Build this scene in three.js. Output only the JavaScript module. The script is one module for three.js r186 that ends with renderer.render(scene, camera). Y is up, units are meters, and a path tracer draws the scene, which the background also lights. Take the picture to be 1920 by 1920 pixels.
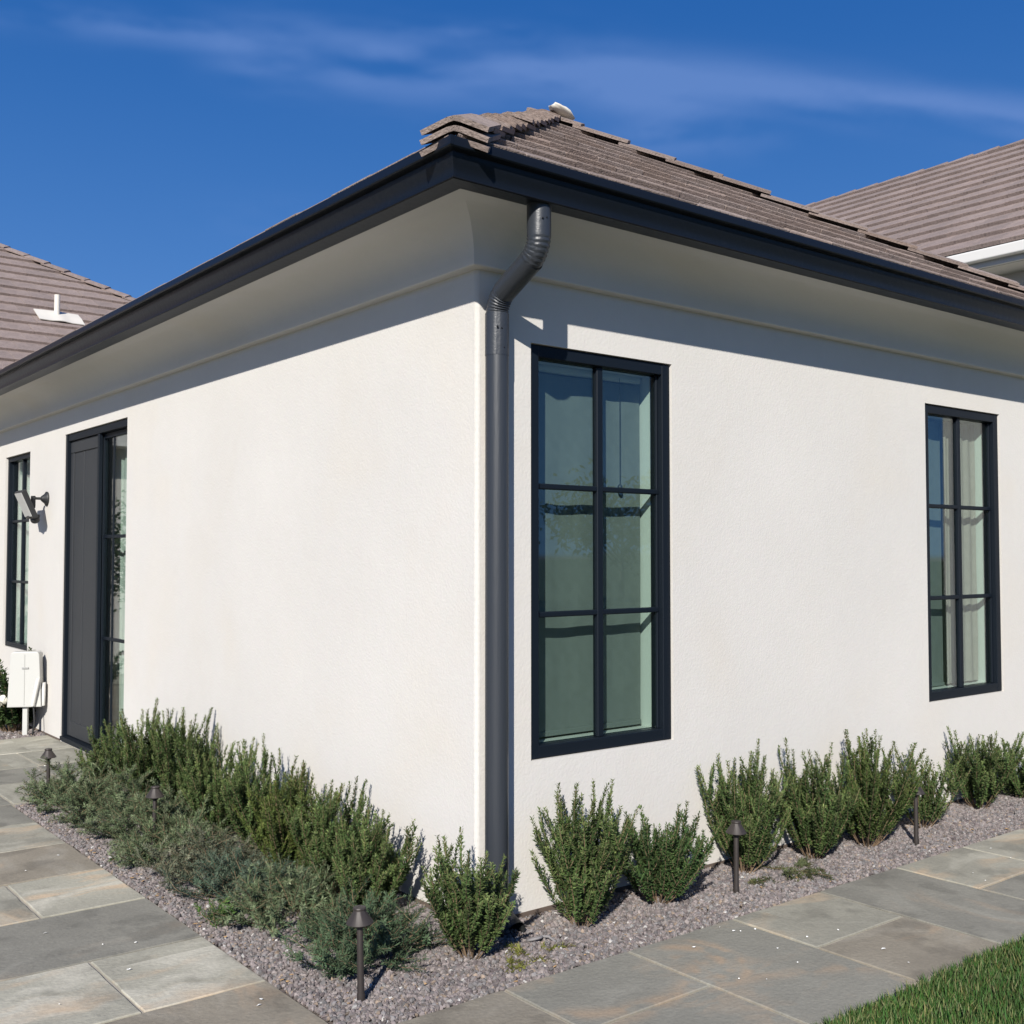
import * as THREE from 'three';
import { mergeGeometries, toCreasedNormals } from 'three/addons/utils/BufferGeometryUtils.js';
import { RoundedBoxGeometry } from 'three/addons/geometries/RoundedBoxGeometry.js';

/* ------------------------------------------------------------------ camera, sky, sun, exposure */
const scene = new THREE.Scene();
const camera = new THREE.PerspectiveCamera(50.1, 1, 0.05, 900);
camera.position.set(-2.745, 1.55, 3.722);
camera.lookAt(-2.745 + 0.619, 1.55 + 0.0389, 3.722 - 0.7847);
const renderer = new THREE.WebGLRenderer({ antialias: true });
renderer.toneMapping = THREE.LinearToneMapping;
renderer.toneMappingExposure = 1.36;
renderer.shadowMap.enabled = true;

const sunDir = new THREE.Vector3(-1.266, 1.0, 1.149).normalize();
const sun = new THREE.DirectionalLight(new THREE.Color(1.0, 0.955, 0.885), 4.9);
sun.position.copy(sunDir).multiplyScalar(40);
sun.castShadow = true;
sun.shadow.mapSize.set(4096, 4096);
Object.assign(sun.shadow.camera, { left: -16, right: 16, top: 16, bottom: -16, near: 1, far: 90 });
scene.add(sun); scene.add(sun.target);

function rng(seed) { let a = seed >>> 0; return () => { a = (a + 0x6D2B79F5) | 0; let t = Math.imul(a ^ (a >>> 15), 1 | a); t = (t + Math.imul(t ^ (t >>> 7), 61 | t)) ^ t; return ((t ^ (t >>> 14)) >>> 0) / 4294967296; }; }
function hash2(x, y, s) { let h = Math.imul(x, 374761393) ^ Math.imul(y, 668265263) ^ Math.imul(s, 1442695041); h = Math.imul(h ^ (h >>> 13), 1274126177); return ((h ^ (h >>> 16)) >>> 0) / 4294967296; }
function vnoise(x, y, s, px = 0, py = 0) {           // value noise, tiling when a period is given
  const xi = Math.floor(x), yi = Math.floor(y), fx = x - xi, fy = y - yi;
  const u = fx * fx * (3 - 2 * fx), v = fy * fy * (3 - 2 * fy);
  const w = (i, p) => (p ? ((i % p) + p) % p : i);
  const x0 = w(xi, px), x1 = w(xi + 1, px), y0 = w(yi, py), y1 = w(yi + 1, py);
  const a = hash2(x0, y0, s), b = hash2(x1, y0, s), c = hash2(x0, y1, s), d = hash2(x1, y1, s);
  return a + (b - a) * u + (c - a) * v + (a - b - c + d) * u * v;
}
function fbm(x, y, s, oct = 4, px = 0, py = 0) { let r = 0, a = 0.5, n = 0; for (let i = 0; i < oct; i++) { r += a * vnoise(x, y, s + i * 17, px, py); n += a; a *= 0.5; x *= 2; y *= 2; px *= 2; py *= 2; } return r / n; }
const smooth = (a, b, x) => { const t = Math.min(1, Math.max(0, (x - a) / (b - a))); return t * t * (3 - 2 * t); };
const lerp = (a, b, t) => a + (b - a) * t;

{ // clear desert sky with thin cirrus: air and cloud only
  const W = 2048, H = 1024, data = new Float32Array(W * H * 4);
  const fAz = Math.atan2(-0.7847, 0.619);
  for (let j = 0; j < H; j++) {
    const el = ((j + 0.5) / H - 0.5) * Math.PI, e = el * 180 / Math.PI, t = Math.max(0, Math.sin(el));
    for (let i = 0; i < W; i++) {
      const az = ((i + 0.5) / W - 0.5) * 2 * Math.PI;
      const k = Math.pow(t, 0.62);
      let r = lerp(0.150, 0.013, smooth(0, 0.72, k)), g = lerp(0.335, 0.088, smooth(0, 0.78, k)), b = lerp(0.70, 0.315, smooth(0, 0.85, k));
      const cs = Math.cos(el) * (Math.cos(az) * sunDir.x + Math.sin(az) * sunDir.z) + Math.sin(el) * sunDir.y;
      const glow = 0.30 * Math.pow(Math.max(0, cs), 24) + 0.05 * Math.pow(Math.max(0, cs), 4);
      r += glow; g += glow * 0.97; b += glow * 0.9;
      if (e < 0) { const q = smooth(0, -12, e); r = lerp(r, 0.17, q); g = lerp(g, 0.155, q); b = lerp(b, 0.14, q); }
      else {
        let A = (az - fAz) * 180 / Math.PI; A = ((A + 540) % 360) - 180;
        let c = 0;
        const band = (el0, slope, w, a0, a1, soft, amp, seed, sx, sy, quad = 0) => {
          const wav = 0.9 * (fbm(A * 0.09 + 40, 3, seed + 5, 2) - 0.5) * 2;
          const d = e - (el0 + slope * A - quad * Math.max(0, A) * Math.max(0, A) + wav * 0.5), m = Math.exp(-(d * d) / (2 * w * w)) * smooth(a0 - soft, a0 + soft, A) * (1 - smooth(a1 - soft, a1 + soft, A));
          if (m < 0.004) return 0;
          const n = fbm(A * sx + 100 + d * 0.18, d * sy + 50 - A * 0.02, seed, 5);
          return amp * m * smooth(0.22, 0.78, n);
        };
        c += band(23.9, -0.02, 1.15, -15, 9, 3.0, 1.1, 11, 0.16, 0.85, 0.0062);
        c += band(23.8, -0.02, 0.85, 7, 42, 6.0, 1.25, 13, 0.10, 0.8, 0.0056);
        c += band(24.9, 0.012, 0.5, -46, -13, 4, 0.75, 23, 0.25, 1.3);
        c += band(21.2, -0.03, 0.9, 5, 13, 3, 0.7, 31, 0.3, 1.1);
        c += band(26.0, -0.02, 0.3, -6, 1, 2, 0.5, 37, 0.4, 2.2);
        c += band(17.0, 0.02, 0.7, -16, -9, 3, 0.22, 41, 0.3, 1.2);
        for (let q = 0; q < 5; q++) { // the same kind of wisps round the rest of the sky
          const A0 = 70 + q * 55; let B = ((A - A0 + 540) % 360) - 180;
          if (Math.abs(B) < 34) { const d = e - (22 + 7 * Math.sin(q * 2.1) - 0.08 * B), m = Math.exp(-(d * d) / 3) * (1 - smooth(16, 32, Math.abs(B))); if (m > 0.01) c += 0.6 * m * smooth(0.3, 0.75, fbm(B * 0.2 + q * 31, d * 0.9, 60 + q, 4)); }
        }
        c = Math.min(1, c);
        r = lerp(r, 0.125, c * 0.8); g = lerp(g, 0.240, c * 0.8); b = lerp(b, 0.55, c * 0.8);
      }
      const o = (j * W + i) * 4; data[o] = r * 0.80; data[o + 1] = g * 0.80; data[o + 2] = b * 0.80; data[o + 3] = 1;
    }
  }
  const sky = new THREE.DataTexture(data, W, H, THREE.RGBAFormat, THREE.FloatType);
  sky.mapping = THREE.EquirectangularReflectionMapping; sky.colorSpace = THREE.LinearSRGBColorSpace;
  sky.magFilter = sky.minFilter = THREE.LinearFilter; sky.wrapS = THREE.RepeatWrapping; sky.needsUpdate = true;
  scene.background = sky; scene.environment = sky;
}

/* ------------------------------------------------------------------ textures and materials */
function tex(size, fn, { srgb = true, repeat = 1 } = {}) {
  const d = new Uint8Array(size * size * 4);
  for (let y = 0; y < size; y++) for (let x = 0; x < size; x++) {
    const c = fn(x / size, y / size), o = (y * size + x) * 4;
    for (let k = 0; k < 3; k++) { let v = Math.max(0, Math.min(1, c[k])); if (srgb) v = v <= 0.0031308 ? v * 12.92 : 1.055 * Math.pow(v, 1 / 2.4) - 0.055; d[o + k] = Math.round(v * 255); }
    d[o + 3] = 255;
  }
  const t = new THREE.DataTexture(d, size, size, THREE.RGBAFormat);
  t.wrapS = t.wrapT = THREE.RepeatWrapping; t.magFilter = THREE.LinearFilter; t.minFilter = THREE.LinearMipmapLinearFilter; t.generateMipmaps = true;
  t.repeat.set(repeat, repeat); if (srgb) t.colorSpace = THREE.SRGBColorSpace; t.needsUpdate = true; return t;
}
const std = (o) => new THREE.MeshStandardMaterial({ side: THREE.DoubleSide, ...o });
const lin = (r, g, b) => new THREE.Color().setRGB(r, g, b);

const stuccoMap = tex(1024, (u, v) => {             // 4 m tile: trowel mottling, faint dusty patches
  const m = fbm(u * 6, v * 6, 5, 5, 6, 6) - 0.5, f = fbm(u * 96, v * 96, 8, 3, 96, 96) - 0.5;
  const p = smooth(0.55, 0.8, fbm(u * 4, v * 4, 77, 4, 4, 4)), q = smooth(0.6, 0.85, fbm(u * 8, v * 5, 91, 5, 8, 5));
  const k = 1 + m * 0.10 + f * 0.03;
  return [0.562 * k * (1 - 0.012 * q), 0.541 * k * (1 - 0.018 * p - 0.02 * q), 0.508 * k * (1 - 0.05 * p - 0.035 * q)];
}, { repeat: 0.25 });
const stuccoBump = tex(1024, (u, v) => {            // 1.6 m tile: sand float finish
  const a = fbm(u * 170, v * 170, 3, 3, 170, 170), b = fbm(u * 14, v * 14, 9, 3, 14, 14), h = 0.6 * a + 0.4 * b; return [h, h, h];
}, { srgb: false, repeat: 1 / 1.6 });
const M = {};
M.stucco = std({ map: stuccoMap, bumpMap: stuccoBump, bumpScale: 0.0013, roughness: 0.93 });
M.cove = std({ map: stuccoMap, bumpMap: stuccoBump, bumpScale: 0.0009, roughness: 0.92 });
M.interior = std({ color: lin(0.62, 0.60, 0.56), roughness: 0.9 });
M.jamb = std({ color: lin(0.594, 0.594, 0.567), roughness: 0.75 });
const metalBump = tex(256, (u, v) => { const h = fbm(u * 20, v * 20, 3, 3, 20, 20); return [h, h, h]; }, { srgb: false, repeat: 2 });
M.gutter = new THREE.MeshPhysicalMaterial({ side: THREE.DoubleSide, color: lin(0.0060, 0.0080, 0.0120), roughness: 0.36, specularIntensity: 0.4, bumpMap: metalBump, bumpScale: 0.0008 });
M.pipe = std({ color: lin(0.028, 0.032, 0.039), roughness: 0.40, bumpMap: metalBump, bumpScale: 0.0006 });
M.frame = new THREE.MeshPhysicalMaterial({ side: THREE.DoubleSide, color: lin(0.0055, 0.0088, 0.0140), roughness: 0.5, specularIntensity: 0.35 });
M.doorLeaf = std({ color: lin(0.024, 0.0265, 0.030), roughness: 0.62 });
M.glass = new THREE.MeshPhysicalMaterial({ color: lin(0.80, 0.868, 0.842), transmission: 1, thickness: 0, roughness: 0.0, ior: 1.55, side: THREE.DoubleSide });
const weave = tex(256, (u, v) => { const h = 0.5 + 0.25 * Math.sin(u * 2 * Math.PI * 40) + 0.25 * Math.sin(v * 2 * Math.PI * 40); const n = fbm(u * 8, v * 8, 4, 3, 8, 8); const k = 0.9 + 0.1 * h + 0.2 * (n - 0.5); return [k, k, k]; }, { repeat: 3 });
M.shade = std({ color: lin(0.172, 0.184, 0.180), map: weave, roughness: 0.95 });
M.drape = std({ color: lin(0.34, 0.29, 0.265), map: weave, roughness: 0.95 });
M.white = std({ color: lin(0.612, 0.603, 0.576), roughness: 0.55 });
M.bronze = std({ color: lin(0.040, 0.033, 0.030), roughness: 0.55, metalness: 0.25 });
M.black = std({ color: lin(0.02, 0.021, 0.022), roughness: 0.5 });
M.boxPlastic = std({ color: lin(0.450, 0.450, 0.427), roughness: 0.55 });
M.lens = std({ color: lin(0.42, 0.42, 0.40), roughness: 0.35 });
M.lead = std({ color: lin(0.58, 0.55, 0.49), roughness: 0.8 });
const tileTex = tex(512, (u, v) => {
  const f = fbm(u * 110, v * 110, 21, 2, 110, 110), m = fbm(u * 7, v * 9, 25, 4, 7, 9), d = smooth(0.62, 0.75, fbm(u * 60, v * 60, 29, 2, 60, 60));
  const k = 0.74 + 0.34 * f + 0.36 * (m - 0.5) - 0.25 * d; return [k, k * 0.985, k * 0.97];
}, { repeat: 1 / 0.6 });
const tileBump = tex(512, (u, v) => { const h = fbm(u * 120, v * 120, 33, 3, 120, 120); return [h, h, h]; }, { srgb: false, repeat: 1 / 0.6 });
const tileMat = (r, g, b) => std({ color: lin(r, g, b), map: tileTex, bumpMap: tileBump, bumpScale: 0.004, roughness: 0.95 });
M.tiles = [[0.236, 0.185, 0.164], [0.261, 0.209, 0.186], [0.209, 0.165, 0.146], [0.248, 0.202, 0.184], [0.225, 0.173, 0.149]].map(c => tileMat(...c));
M.tilesGrey = [[0.270, 0.214, 0.194], [0.288, 0.229, 0.207], [0.250, 0.200, 0.182]].map(c => tileMat(...c));
M.deck = std({ color: lin(0.05, 0.042, 0.038), roughness: 1 });

function stoneTex(seed, base, warm, pale, warmAmt) {
  return tex(1024, (u, v) => {
    const wv = fbm(u * 3, v * 3, seed + 3, 3, 3, 3);
    const st = fbm(u * 4 + wv * 1.4, v * 14 + wv * 3, seed, 5), cl = fbm(u * 5, v * 5, seed + 7, 5, 5, 5), fi = fbm(u * 140, v * 140, seed + 9, 2, 140, 140);
    const w = warmAmt * smooth(0.5, 0.74, st) * smooth(0.38, 0.66, cl), p = 0.95 * smooth(0.50, 0.76, fbm(u * 3 + 9 + wv, v * 10 + wv * 4, seed + 13, 5)), dk = 0.24 * smooth(0.52, 0.75, fbm(u * 9, v * 9, seed + 21, 4));
    const k = (0.9 + 0.2 * fi) * (1 - dk) * (0.78 + 0.44 * cl);
    return [0, 1, 2].map(i => k * lerp(lerp(base[i], pale[i], p), warm[i], w));
  }, { repeat: 1 / 1.4 });
}
const stoneBump = tex(512, (u, v) => { const h = 0.7 * fbm(u * 7, v * 9, 51, 5, 7, 9) + 0.3 * fbm(u * 90, v * 90, 55, 2, 90, 90); return [h, h, h]; }, { srgb: false, repeat: 1 / 1.1 });
const stoneMat = (t) => std({ map: t, bumpMap: stoneBump, bumpScale: 0.005, roughness: 0.86 });
const stoneA = stoneTex(201, [0.261, 0.249, 0.202], [0.393, 0.292, 0.191], [0.330, 0.315, 0.259], 0.6);
const stoneB = stoneTex(233, [0.321, 0.307, 0.248], [0.452, 0.337, 0.222], [0.435, 0.413, 0.341], 0.85);
const stoneC = stoneTex(267, [0.191, 0.183, 0.154], [0.271, 0.211, 0.151], [0.225, 0.216, 0.182], 0.35);
const stoneD = stoneTex(299, [0.227, 0.200, 0.155], [0.337, 0.248, 0.167], [0.267, 0.241, 0.194], 0.7);
M.stone = [stoneA, stoneB, stoneC, stoneD].map(stoneMat);
M.stain = stoneMat((() => { // rusty water marks dried on the slabs beside the corner; one map across those slabs
  const t = tex(1024, (u, v) => {
    const X = -0.31 + u * 1.23, Z = 0.58 + v * 0.89, wv = fbm(X * 5 + 3, Z * 5 + 7, 401, 4), fi = fbm(X * 120, Z * 120, 403, 2), cl = fbm(X * 4 + 30, Z * 4 + 30, 405, 5);
    let w = 0.35 * smooth(0.5, 0.72, fbm(X * 3 + wv * 2, Z * 9 + wv * 3 + 8, 407, 5)) * smooth(0.4, 0.6, cl);
    const ring = (cx, cz, ex, r, wd, a0, a1) => { const dx = (X - cx) / ex, dz = Z - cz, rr = Math.hypot(dx, dz) + 0.05 * (wv - 0.5), an = Math.atan2(dz, dx), m = smooth(a0 - 0.3, a0 + 0.2, an) * (1 - smooth(a1 - 0.2, a1 + 0.3, an)); return m * Math.exp(-Math.pow((rr - r) / wd, 2)) * smooth(0.25, 0.6, fbm(X * 14, Z * 14, 409, 4)); };
    w = Math.max(w, 0.8 * ring(0.30, 0.80, 1.2, 0.20, 0.030, -0.9, 1.5), 0.7 * ring(0.28, 0.80, 1.2, 0.28, 0.022, -0.6, 1.3), 0.7 * ring(0.05, 0.74, 1.4, 0.26, 0.04, 0.4, 2.6), 0.55 * ring(0.34, 0.84, 1.0, 0.10, 0.035, -1.6, 2.2), 0.5 * ring(0.10, 1.45, 2.0, 0.42, 0.03, -2.6, -0.4));
    const p = 0.5 * smooth(0.55, 0.8, fbm(X * 2.5 + 9, Z * 7 + wv * 2, 411, 4)), k = (0.9 + 0.2 * fi) * (0.84 + 0.32 * cl);
    return [0, 1, 2].map(i => k * lerp(lerp([0.215, 0.206, 0.172][i], [0.285, 0.272, 0.228][i], p), [0.34, 0.250, 0.168][i], Math.min(1, w)));
  }); return t; })());
M.mortar = std({ color: lin(0.325, 0.295, 0.245), bumpMap: stoneBump, bumpScale: 0.004, roughness: 0.98 });
M.bedSoil = std({ color: lin(0.13, 0.105, 0.095), roughness: 1 });
const groundTex = tex(512, (u, v) => { const a = fbm(u * 8, v * 8, 61, 5, 8, 8), f = fbm(u * 90, v * 90, 63, 2, 90, 90), k = 0.6 + 0.5 * a + 0.3 * (f - 0.5); return [0.035 * k, 0.062 * k, 0.016 * k]; }, { repeat: 0.4 });
M.lawnGround = std({ map: groundTex, roughness: 1 });
M.blade = std({ color: 0xffffff, vertexColors: true, roughness: 0.75 });
M.leaf = new THREE.MeshPhysicalMaterial({ color: 0xffffff, vertexColors: true, roughness: 0.72, specularIntensity: 0.35, transmission: 0.2, thickness: 0, side: THREE.DoubleSide });
M.twig = std({ color: lin(0.155, 0.105, 0.062), roughness: 0.95 });
M.bark = std({ color: lin(0.13, 0.105, 0.085), roughness: 1 });
M.petal = std({ color: lin(0.72, 0.70, 0.60), roughness: 0.8 });
M.fleck = std({ color: lin(0.78, 0.77, 0.73), roughness: 0.9 });
M.dryLeaf = std({ color: lin(0.36, 0.23, 0.11), roughness: 0.95 });

/* ------------------------------------------------------------------ object helpers */
const counts = {};
function numbered(n) { const k = counts[n] = (counts[n] ?? -1) + 1; return k ? `${n}_${String(k).padStart(3, '0')}` : n; }
function shadowed(o) { o.castShadow = o.receiveShadow = true; return o; }
function thing(name, label, category, pos = [0, 0, 0], group) { const o = new THREE.Group(); o.name = numbered(name); o.position.set(...pos); o.userData = { label, category }; if (group) o.userData.group = group; scene.add(o); return o; }
function part(name, geo, mat, parent) { const m = shadowed(new THREE.Mesh(geo, mat)); m.name = name; parent.add(m); return m; }
function partGroup(name, parent) { const g = new THREE.Group(); g.name = name; parent.add(g); return g; }
function structure(name, geo, mat) { const m = shadowed(new THREE.Mesh(geo, mat)); m.name = numbered(name); m.userData = { kind: 'structure' }; scene.add(m); return m; }
function box(x0, x1, y0, y1, z0, z1) { const g = new THREE.BoxGeometry(x1 - x0, y1 - y0, z1 - z0); g.translate((x0 + x1) / 2, (y0 + y1) / 2, (z0 + z1) / 2); return g; }
function rbox(x0, x1, y0, y1, z0, z1, r = 0.004) { const g = new RoundedBoxGeometry(x1 - x0, y1 - y0, z1 - z0, 2, r); g.translate((x0 + x1) / 2, (y0 + y1) / 2, (z0 + z1) / 2); return g.index ? g.toNonIndexed() : g; }
const merge = (gs) => mergeGeometries(gs.map(g => { const q = g.index ? g.toNonIndexed() : g; for (const k of Object.keys(q.attributes)) if (!['position', 'normal', 'uv'].includes(k)) q.deleteAttribute(k); return q; }));
class Tris { // triangle collector with normals, colours and uv
  constructor(colour = false) { this.p = []; this.c = colour ? [] : null; this.uv = []; }
  tri(a, b, c, col, ua = [0, 0], ub = [0, 0], uc = [0, 0]) { this.p.push(...a, ...b, ...c); if (this.c) this.c.push(...col, ...col, ...col); this.uv.push(...ua, ...ub, ...uc); }
  quad(a, b, c, d, col, ua, ub, uc, ud) { this.tri(a, b, c, col, ua, ub, uc); this.tri(a, c, d, col, ua, uc, ud); }
  geo(crease) { let g = new THREE.BufferGeometry(); g.setAttribute('position', new THREE.Float32BufferAttribute(this.p, 3)); g.setAttribute('uv', new THREE.Float32BufferAttribute(this.uv, 2)); if (this.c) g.setAttribute('color', new THREE.Float32BufferAttribute(this.c, 3)); g.computeVertexNormals(); if (crease) g = toCreasedNormals(g, crease); return g; }
}
// profile [[o, y], ...] swept round the rectangle of the walls (o = distance outside the wall), mitred at the corners
function ringSweep(profile, x1, z1, crease = 0.5, x0 = 0, z0 = 0) {
  const t = new Tris(), st = (o, y) => [[x0 - o, y, z1 - o], [x0 - o, y, z0 + o], [x1 + o, y, z0 + o], [x1 + o, y, z1 - o], [x0 - o, y, z1 - o]];
  let s = 0;
  for (let k = 0; k + 1 < profile.length; k++) {
    const A = st(...profile[k]), B = st(...profile[k + 1]), ds = Math.hypot(profile[k + 1][0] - profile[k][0], profile[k + 1][1] - profile[k][1]);
    let l = 0;
    for (let i = 0; i < 4; i++) { const L = Math.hypot(A[i + 1][0] - A[i][0], A[i + 1][2] - A[i][2]); t.quad(A[i], A[i + 1], B[i + 1], B[i], null, [l, s], [l + L, s], [l + L, s + ds], [l, s + ds]); l += L; }
    s += ds;
  }
  return t.geo(crease);
}
// tube along a list of points with a radius function (i, t, angle)
function tube(points, radius, seg = 16, cap = false, crease = 0.9) {
  const t = new Tris(), n = points.length, V = points.map(p => new THREE.Vector3(...p)), rings = [];
  let ref = null;
  for (let i = 0; i < n; i++) {
    const d = new THREE.Vector3().subVectors(V[Math.min(n - 1, i + 1)], V[Math.max(0, i - 1)]).normalize();
    if (!ref) { ref = new THREE.Vector3(1, 0, 0); if (Math.abs(d.x) > 0.9) ref.set(0, 0, 1); }
    const a = new THREE.Vector3().copy(ref).addScaledVector(d, -ref.dot(d)).normalize(), b = new THREE.Vector3().crossVectors(d, a); ref = a;
    rings.push([...Array(seg)].map((_, k) => { const th = k / seg * 2 * Math.PI, r = radius(i, i / (n - 1), th, a, b); return [V[i].x + r * (a.x * Math.cos(th) + b.x * Math.sin(th)), V[i].y + r * (a.y * Math.cos(th) + b.y * Math.sin(th)), V[i].z + r * (a.z * Math.cos(th) + b.z * Math.sin(th))]; }));
  }
  for (let i = 0; i + 1 < n; i++) for (let k = 0; k < seg; k++) { const q = (k + 1) % seg; t.quad(rings[i][k], rings[i][q], rings[i + 1][q], rings[i + 1][k], null, [k / seg, i / n], [(k + 1) / seg, i / n], [(k + 1) / seg, (i + 1) / n], [k / seg, (i + 1) / n]); }
  if (cap) for (const i of [0, n - 1]) for (let k = 0; k < seg; k++) t.tri(points[i], rings[i][k], rings[i][(k + 1) % seg], null);
  return t.geo(crease);
}

/* ------------------------------------------------------------------ ground */
{
  const g = new THREE.PlaneGeometry(700, 700); g.rotateX(-Math.PI / 2); g.translate(0, -0.12, 0);
  const uv = g.attributes.uv; for (let i = 0; i < uv.count; i++) uv.setXY(i, uv.getX(i) * 700, uv.getY(i) * 700);
  structure('ground', g, M.lawnGround);
  structure('lawn', box(-0.6, 14, -0.115, -0.022, 1.47, 9), M.lawnGround);
}
// planting beds: a soil sheet for each, stones on top
const bedY = (x, z) => -0.012 + 0.016 * (fbm(x * 2.2 + 20, z * 2.2 + 20, 5, 3) - 0.45);
function bedSheet(x0, x1, z0, z1, hole) { const t = new Tris(), n = 0.12; for (let x = x0; x < x1 - 1e-6; x += n) for (let z = z0; z < z1 - 1e-6; z += n) { const a = Math.min(x + n, x1), b = Math.min(z + n, z1); if (hole && hole((x + a) / 2, (z + b) / 2)) continue; const y = (p, q) => bedY(p, q) - 0.012; t.quad([x, y(x, z), z], [x, y(x, b), b], [a, y(a, b), b], [a, y(a, z), z], null); } return t.geo(); }
structure('planting_bed', merge([bedSheet(-0.93, 0.02, -3.6, 0.58), bedSheet(0.02, 5.6, -0.02, 0.58), bedSheet(-0.55, 0.02, -9.2, -6.2)]), M.bedSoil);

/* paving: every slab a piece of its own, bedded in pale mortar */
{
  const pav = new THREE.Group(); pav.name = 'paving'; pav.userData = { kind: 'structure' }; scene.add(pav);
  part('mortar_bed', merge([box(-5.6, -0.93, -0.11, -0.0075, -12, 8), box(-0.925, 0.0, -0.11, -0.0080, -6.2, -3.6), box(-0.93, 7.4, -0.11, -0.0085, 0.58, 1.47), box(-0.93, -0.6, -0.11, -0.0090, 1.47, 8)]), M.mortar, pav);
  const R = rng(71), j = 0.0065;
  const slab = (x0, x1, z0, z1, mi) => {
    const stain = z0 > 0.5 && x0 > -0.32 && x1 < 0.93 && z1 < 1.48;
    const w = x1 - x0 - 2 * j, d = z1 - z0 - 2 * j, b = 0.0035, top = (R() - 0.5) * 0.0022, t = new Tris(), ou = R() * 9, ov = R() * 9, rot = R() < 0.5, X0 = -w / 2, X1 = w / 2, Z0 = -d / 2, Z1 = d / 2, tx = (R() - 0.5) * 0.002;
    const nx = Math.max(4, Math.round(w / 0.07)), nz = Math.max(4, Math.round(d / 0.07)), wob = (k) => 0.0032 * (vnoise(k * 1.7 + ou * 40, ov * 13, 4) - 0.5) * 2;
    const edge = []; // slightly wavy sawn/cleft outline
    for (let i = 0; i < nx; i++) edge.push([lerp(X0, X1, i / nx), Z0 + (i ? wob(i) : 0)]);
    for (let i = 0; i < nz; i++) edge.push([X1 + (i ? wob(i + 50) : 0), lerp(Z0, Z1, i / nz)]);
    for (let i = 0; i < nx; i++) edge.push([lerp(X1, X0, i / nx), Z1 + (i ? wob(i + 90) : 0)]);
    for (let i = 0; i < nz; i++) edge.push([X0 + (i ? wob(i + 140) : 0), lerp(Z1, Z0, i / nz)]);
    const U = (x, z) => stain ? [((x0 + x1) / 2 + x + 0.31) / 1.23, ((z0 + z1) / 2 + z - 0.58) / 0.89] : rot ? [x + ou, z + ov] : [z + ou, x + ov], Y = (x) => top + tx * x / w, c = [0, Y(0), 0], inn = edge.map(([x, z]) => [x * (1 - 2 * b / w), Y(x), z * (1 - 2 * b / d)]);
    edge.forEach((p, i) => { const q = edge[(i + 1) % edge.length], a = inn[i], e = inn[(i + 1) % edge.length], P = [p[0], Y(p[0]) - b, p[1]], Q = [q[0], Y(q[0]) - b, q[1]]; t.tri(c, e, a, null, U(0, 0), U(e[0], e[2]), U(a[0], a[2])); t.quad(a, e, Q, P, null, U(a[0], a[2]), U(e[0], e[2]), U(Q[0], Q[2]), U(P[0], P[2])); t.quad(P, Q, [Q[0], -0.04, Q[2]], [P[0], -0.04, P[2]], null, U(p[0], p[1]), U(q[0], q[1]), U(q[0], q[1]), U(p[0], p[1])); });
    const m = part('slab', t.geo(), stain ? M.stain : M.stone[mi ?? Math.floor(R() * 4)], pav); m.position.set((x0 + x1) / 2, 0, (z0 + z1) / 2);
  };
  // path along the left wall: courses across, joints read from the photograph
  const zs = [-11.4, -10.8, -10.2, -9.6, -9.0, -8.4, -7.8, -7.2, -6.6, -6.2, -5.45, -4.8, -4.25, -3.6, -3.03, -2.45, -1.84, -1.245, -0.61, -0.02, 0.58];
  const pick = { '-3.6': [2], '-3.03': [0], '-2.45': [3], '-1.84': [1, 0], '-1.245': [2], '-0.61': [1, 1], '-0.02': [3], '-4.25': [0], '-4.8': [2], '-5.45': [0] };
  zs.slice(0, -1).forEach((z, i) => {
    const z1 = zs[i + 1], right = z >= -3.61 ? -0.93 : z >= -6.21 ? -0.0 : -0.55, mi = pick[String(z)];
    const xs = z === -1.84 || z === -0.61 ? [right, -1.385, -2.3, -3.2, -4.1, -5.6] : z === -4.8 ? [right, -0.46, -1.2, -2.1, -3.0, -3.9, -5.6] : z === -5.45 ? [right, -0.44, -1.35, -2.3, -3.2, -4.4, -5.6] : i % 2 ? [right, right - 1.23, -3.07, -4.0, -5.6] : [right, right - 0.92, right - 1.84, -3.7, -4.6, -5.6];
    for (let k = 0; k + 1 < xs.length; k++) slab(xs[k + 1], xs[k], z, z1, mi && mi[k] !== undefined ? mi[k] : undefined);
  });
  // path along the right wall: columns across, alternate ones split at z = 1.02
  const cx = [-0.93, -0.31, 0.30, 0.92, 1.53, 2.15, 2.77, 3.38, 4.0, 4.62, 5.24, 5.86, 6.6, 7.4], cm = [[3, 0], [2, 3], [0], [0, 3], [2], [0, 2], [0], [3, 0]];
  for (let i = 0; i + 1 < cx.length; i++) { const m = cm[i] || []; if (i % 2 && i < 12) { slab(cx[i], cx[i + 1], 0.58, 1.02, m[0]); slab(cx[i], cx[i + 1], 1.02, 1.47, m[1]); } else if (i === 0) { slab(cx[i], cx[i + 1], 0.58, 1.02, 3); slab(cx[i], cx[i + 1], 1.02, 1.47, 0); } else slab(cx[i], cx[i + 1], 0.58, 1.47, m[0]); }
  for (let z = 0.58, i = 0; z < 7.9; z += 0.61, i++) { const xs = i % 2 ? [-0.93, -1.7, -2.6, -3.6, -4.6, -5.6] : [-0.93, -2.1, -3.05, -4.2, -5.6]; for (let k = 0; k + 1 < xs.length; k++) slab(xs[k + 1], xs[k], z, Math.min(8, z + 0.61)); if (z > 1.3) slab(-0.93, -0.6, z, Math.min(8, z + 0.61)); }
}

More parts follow.
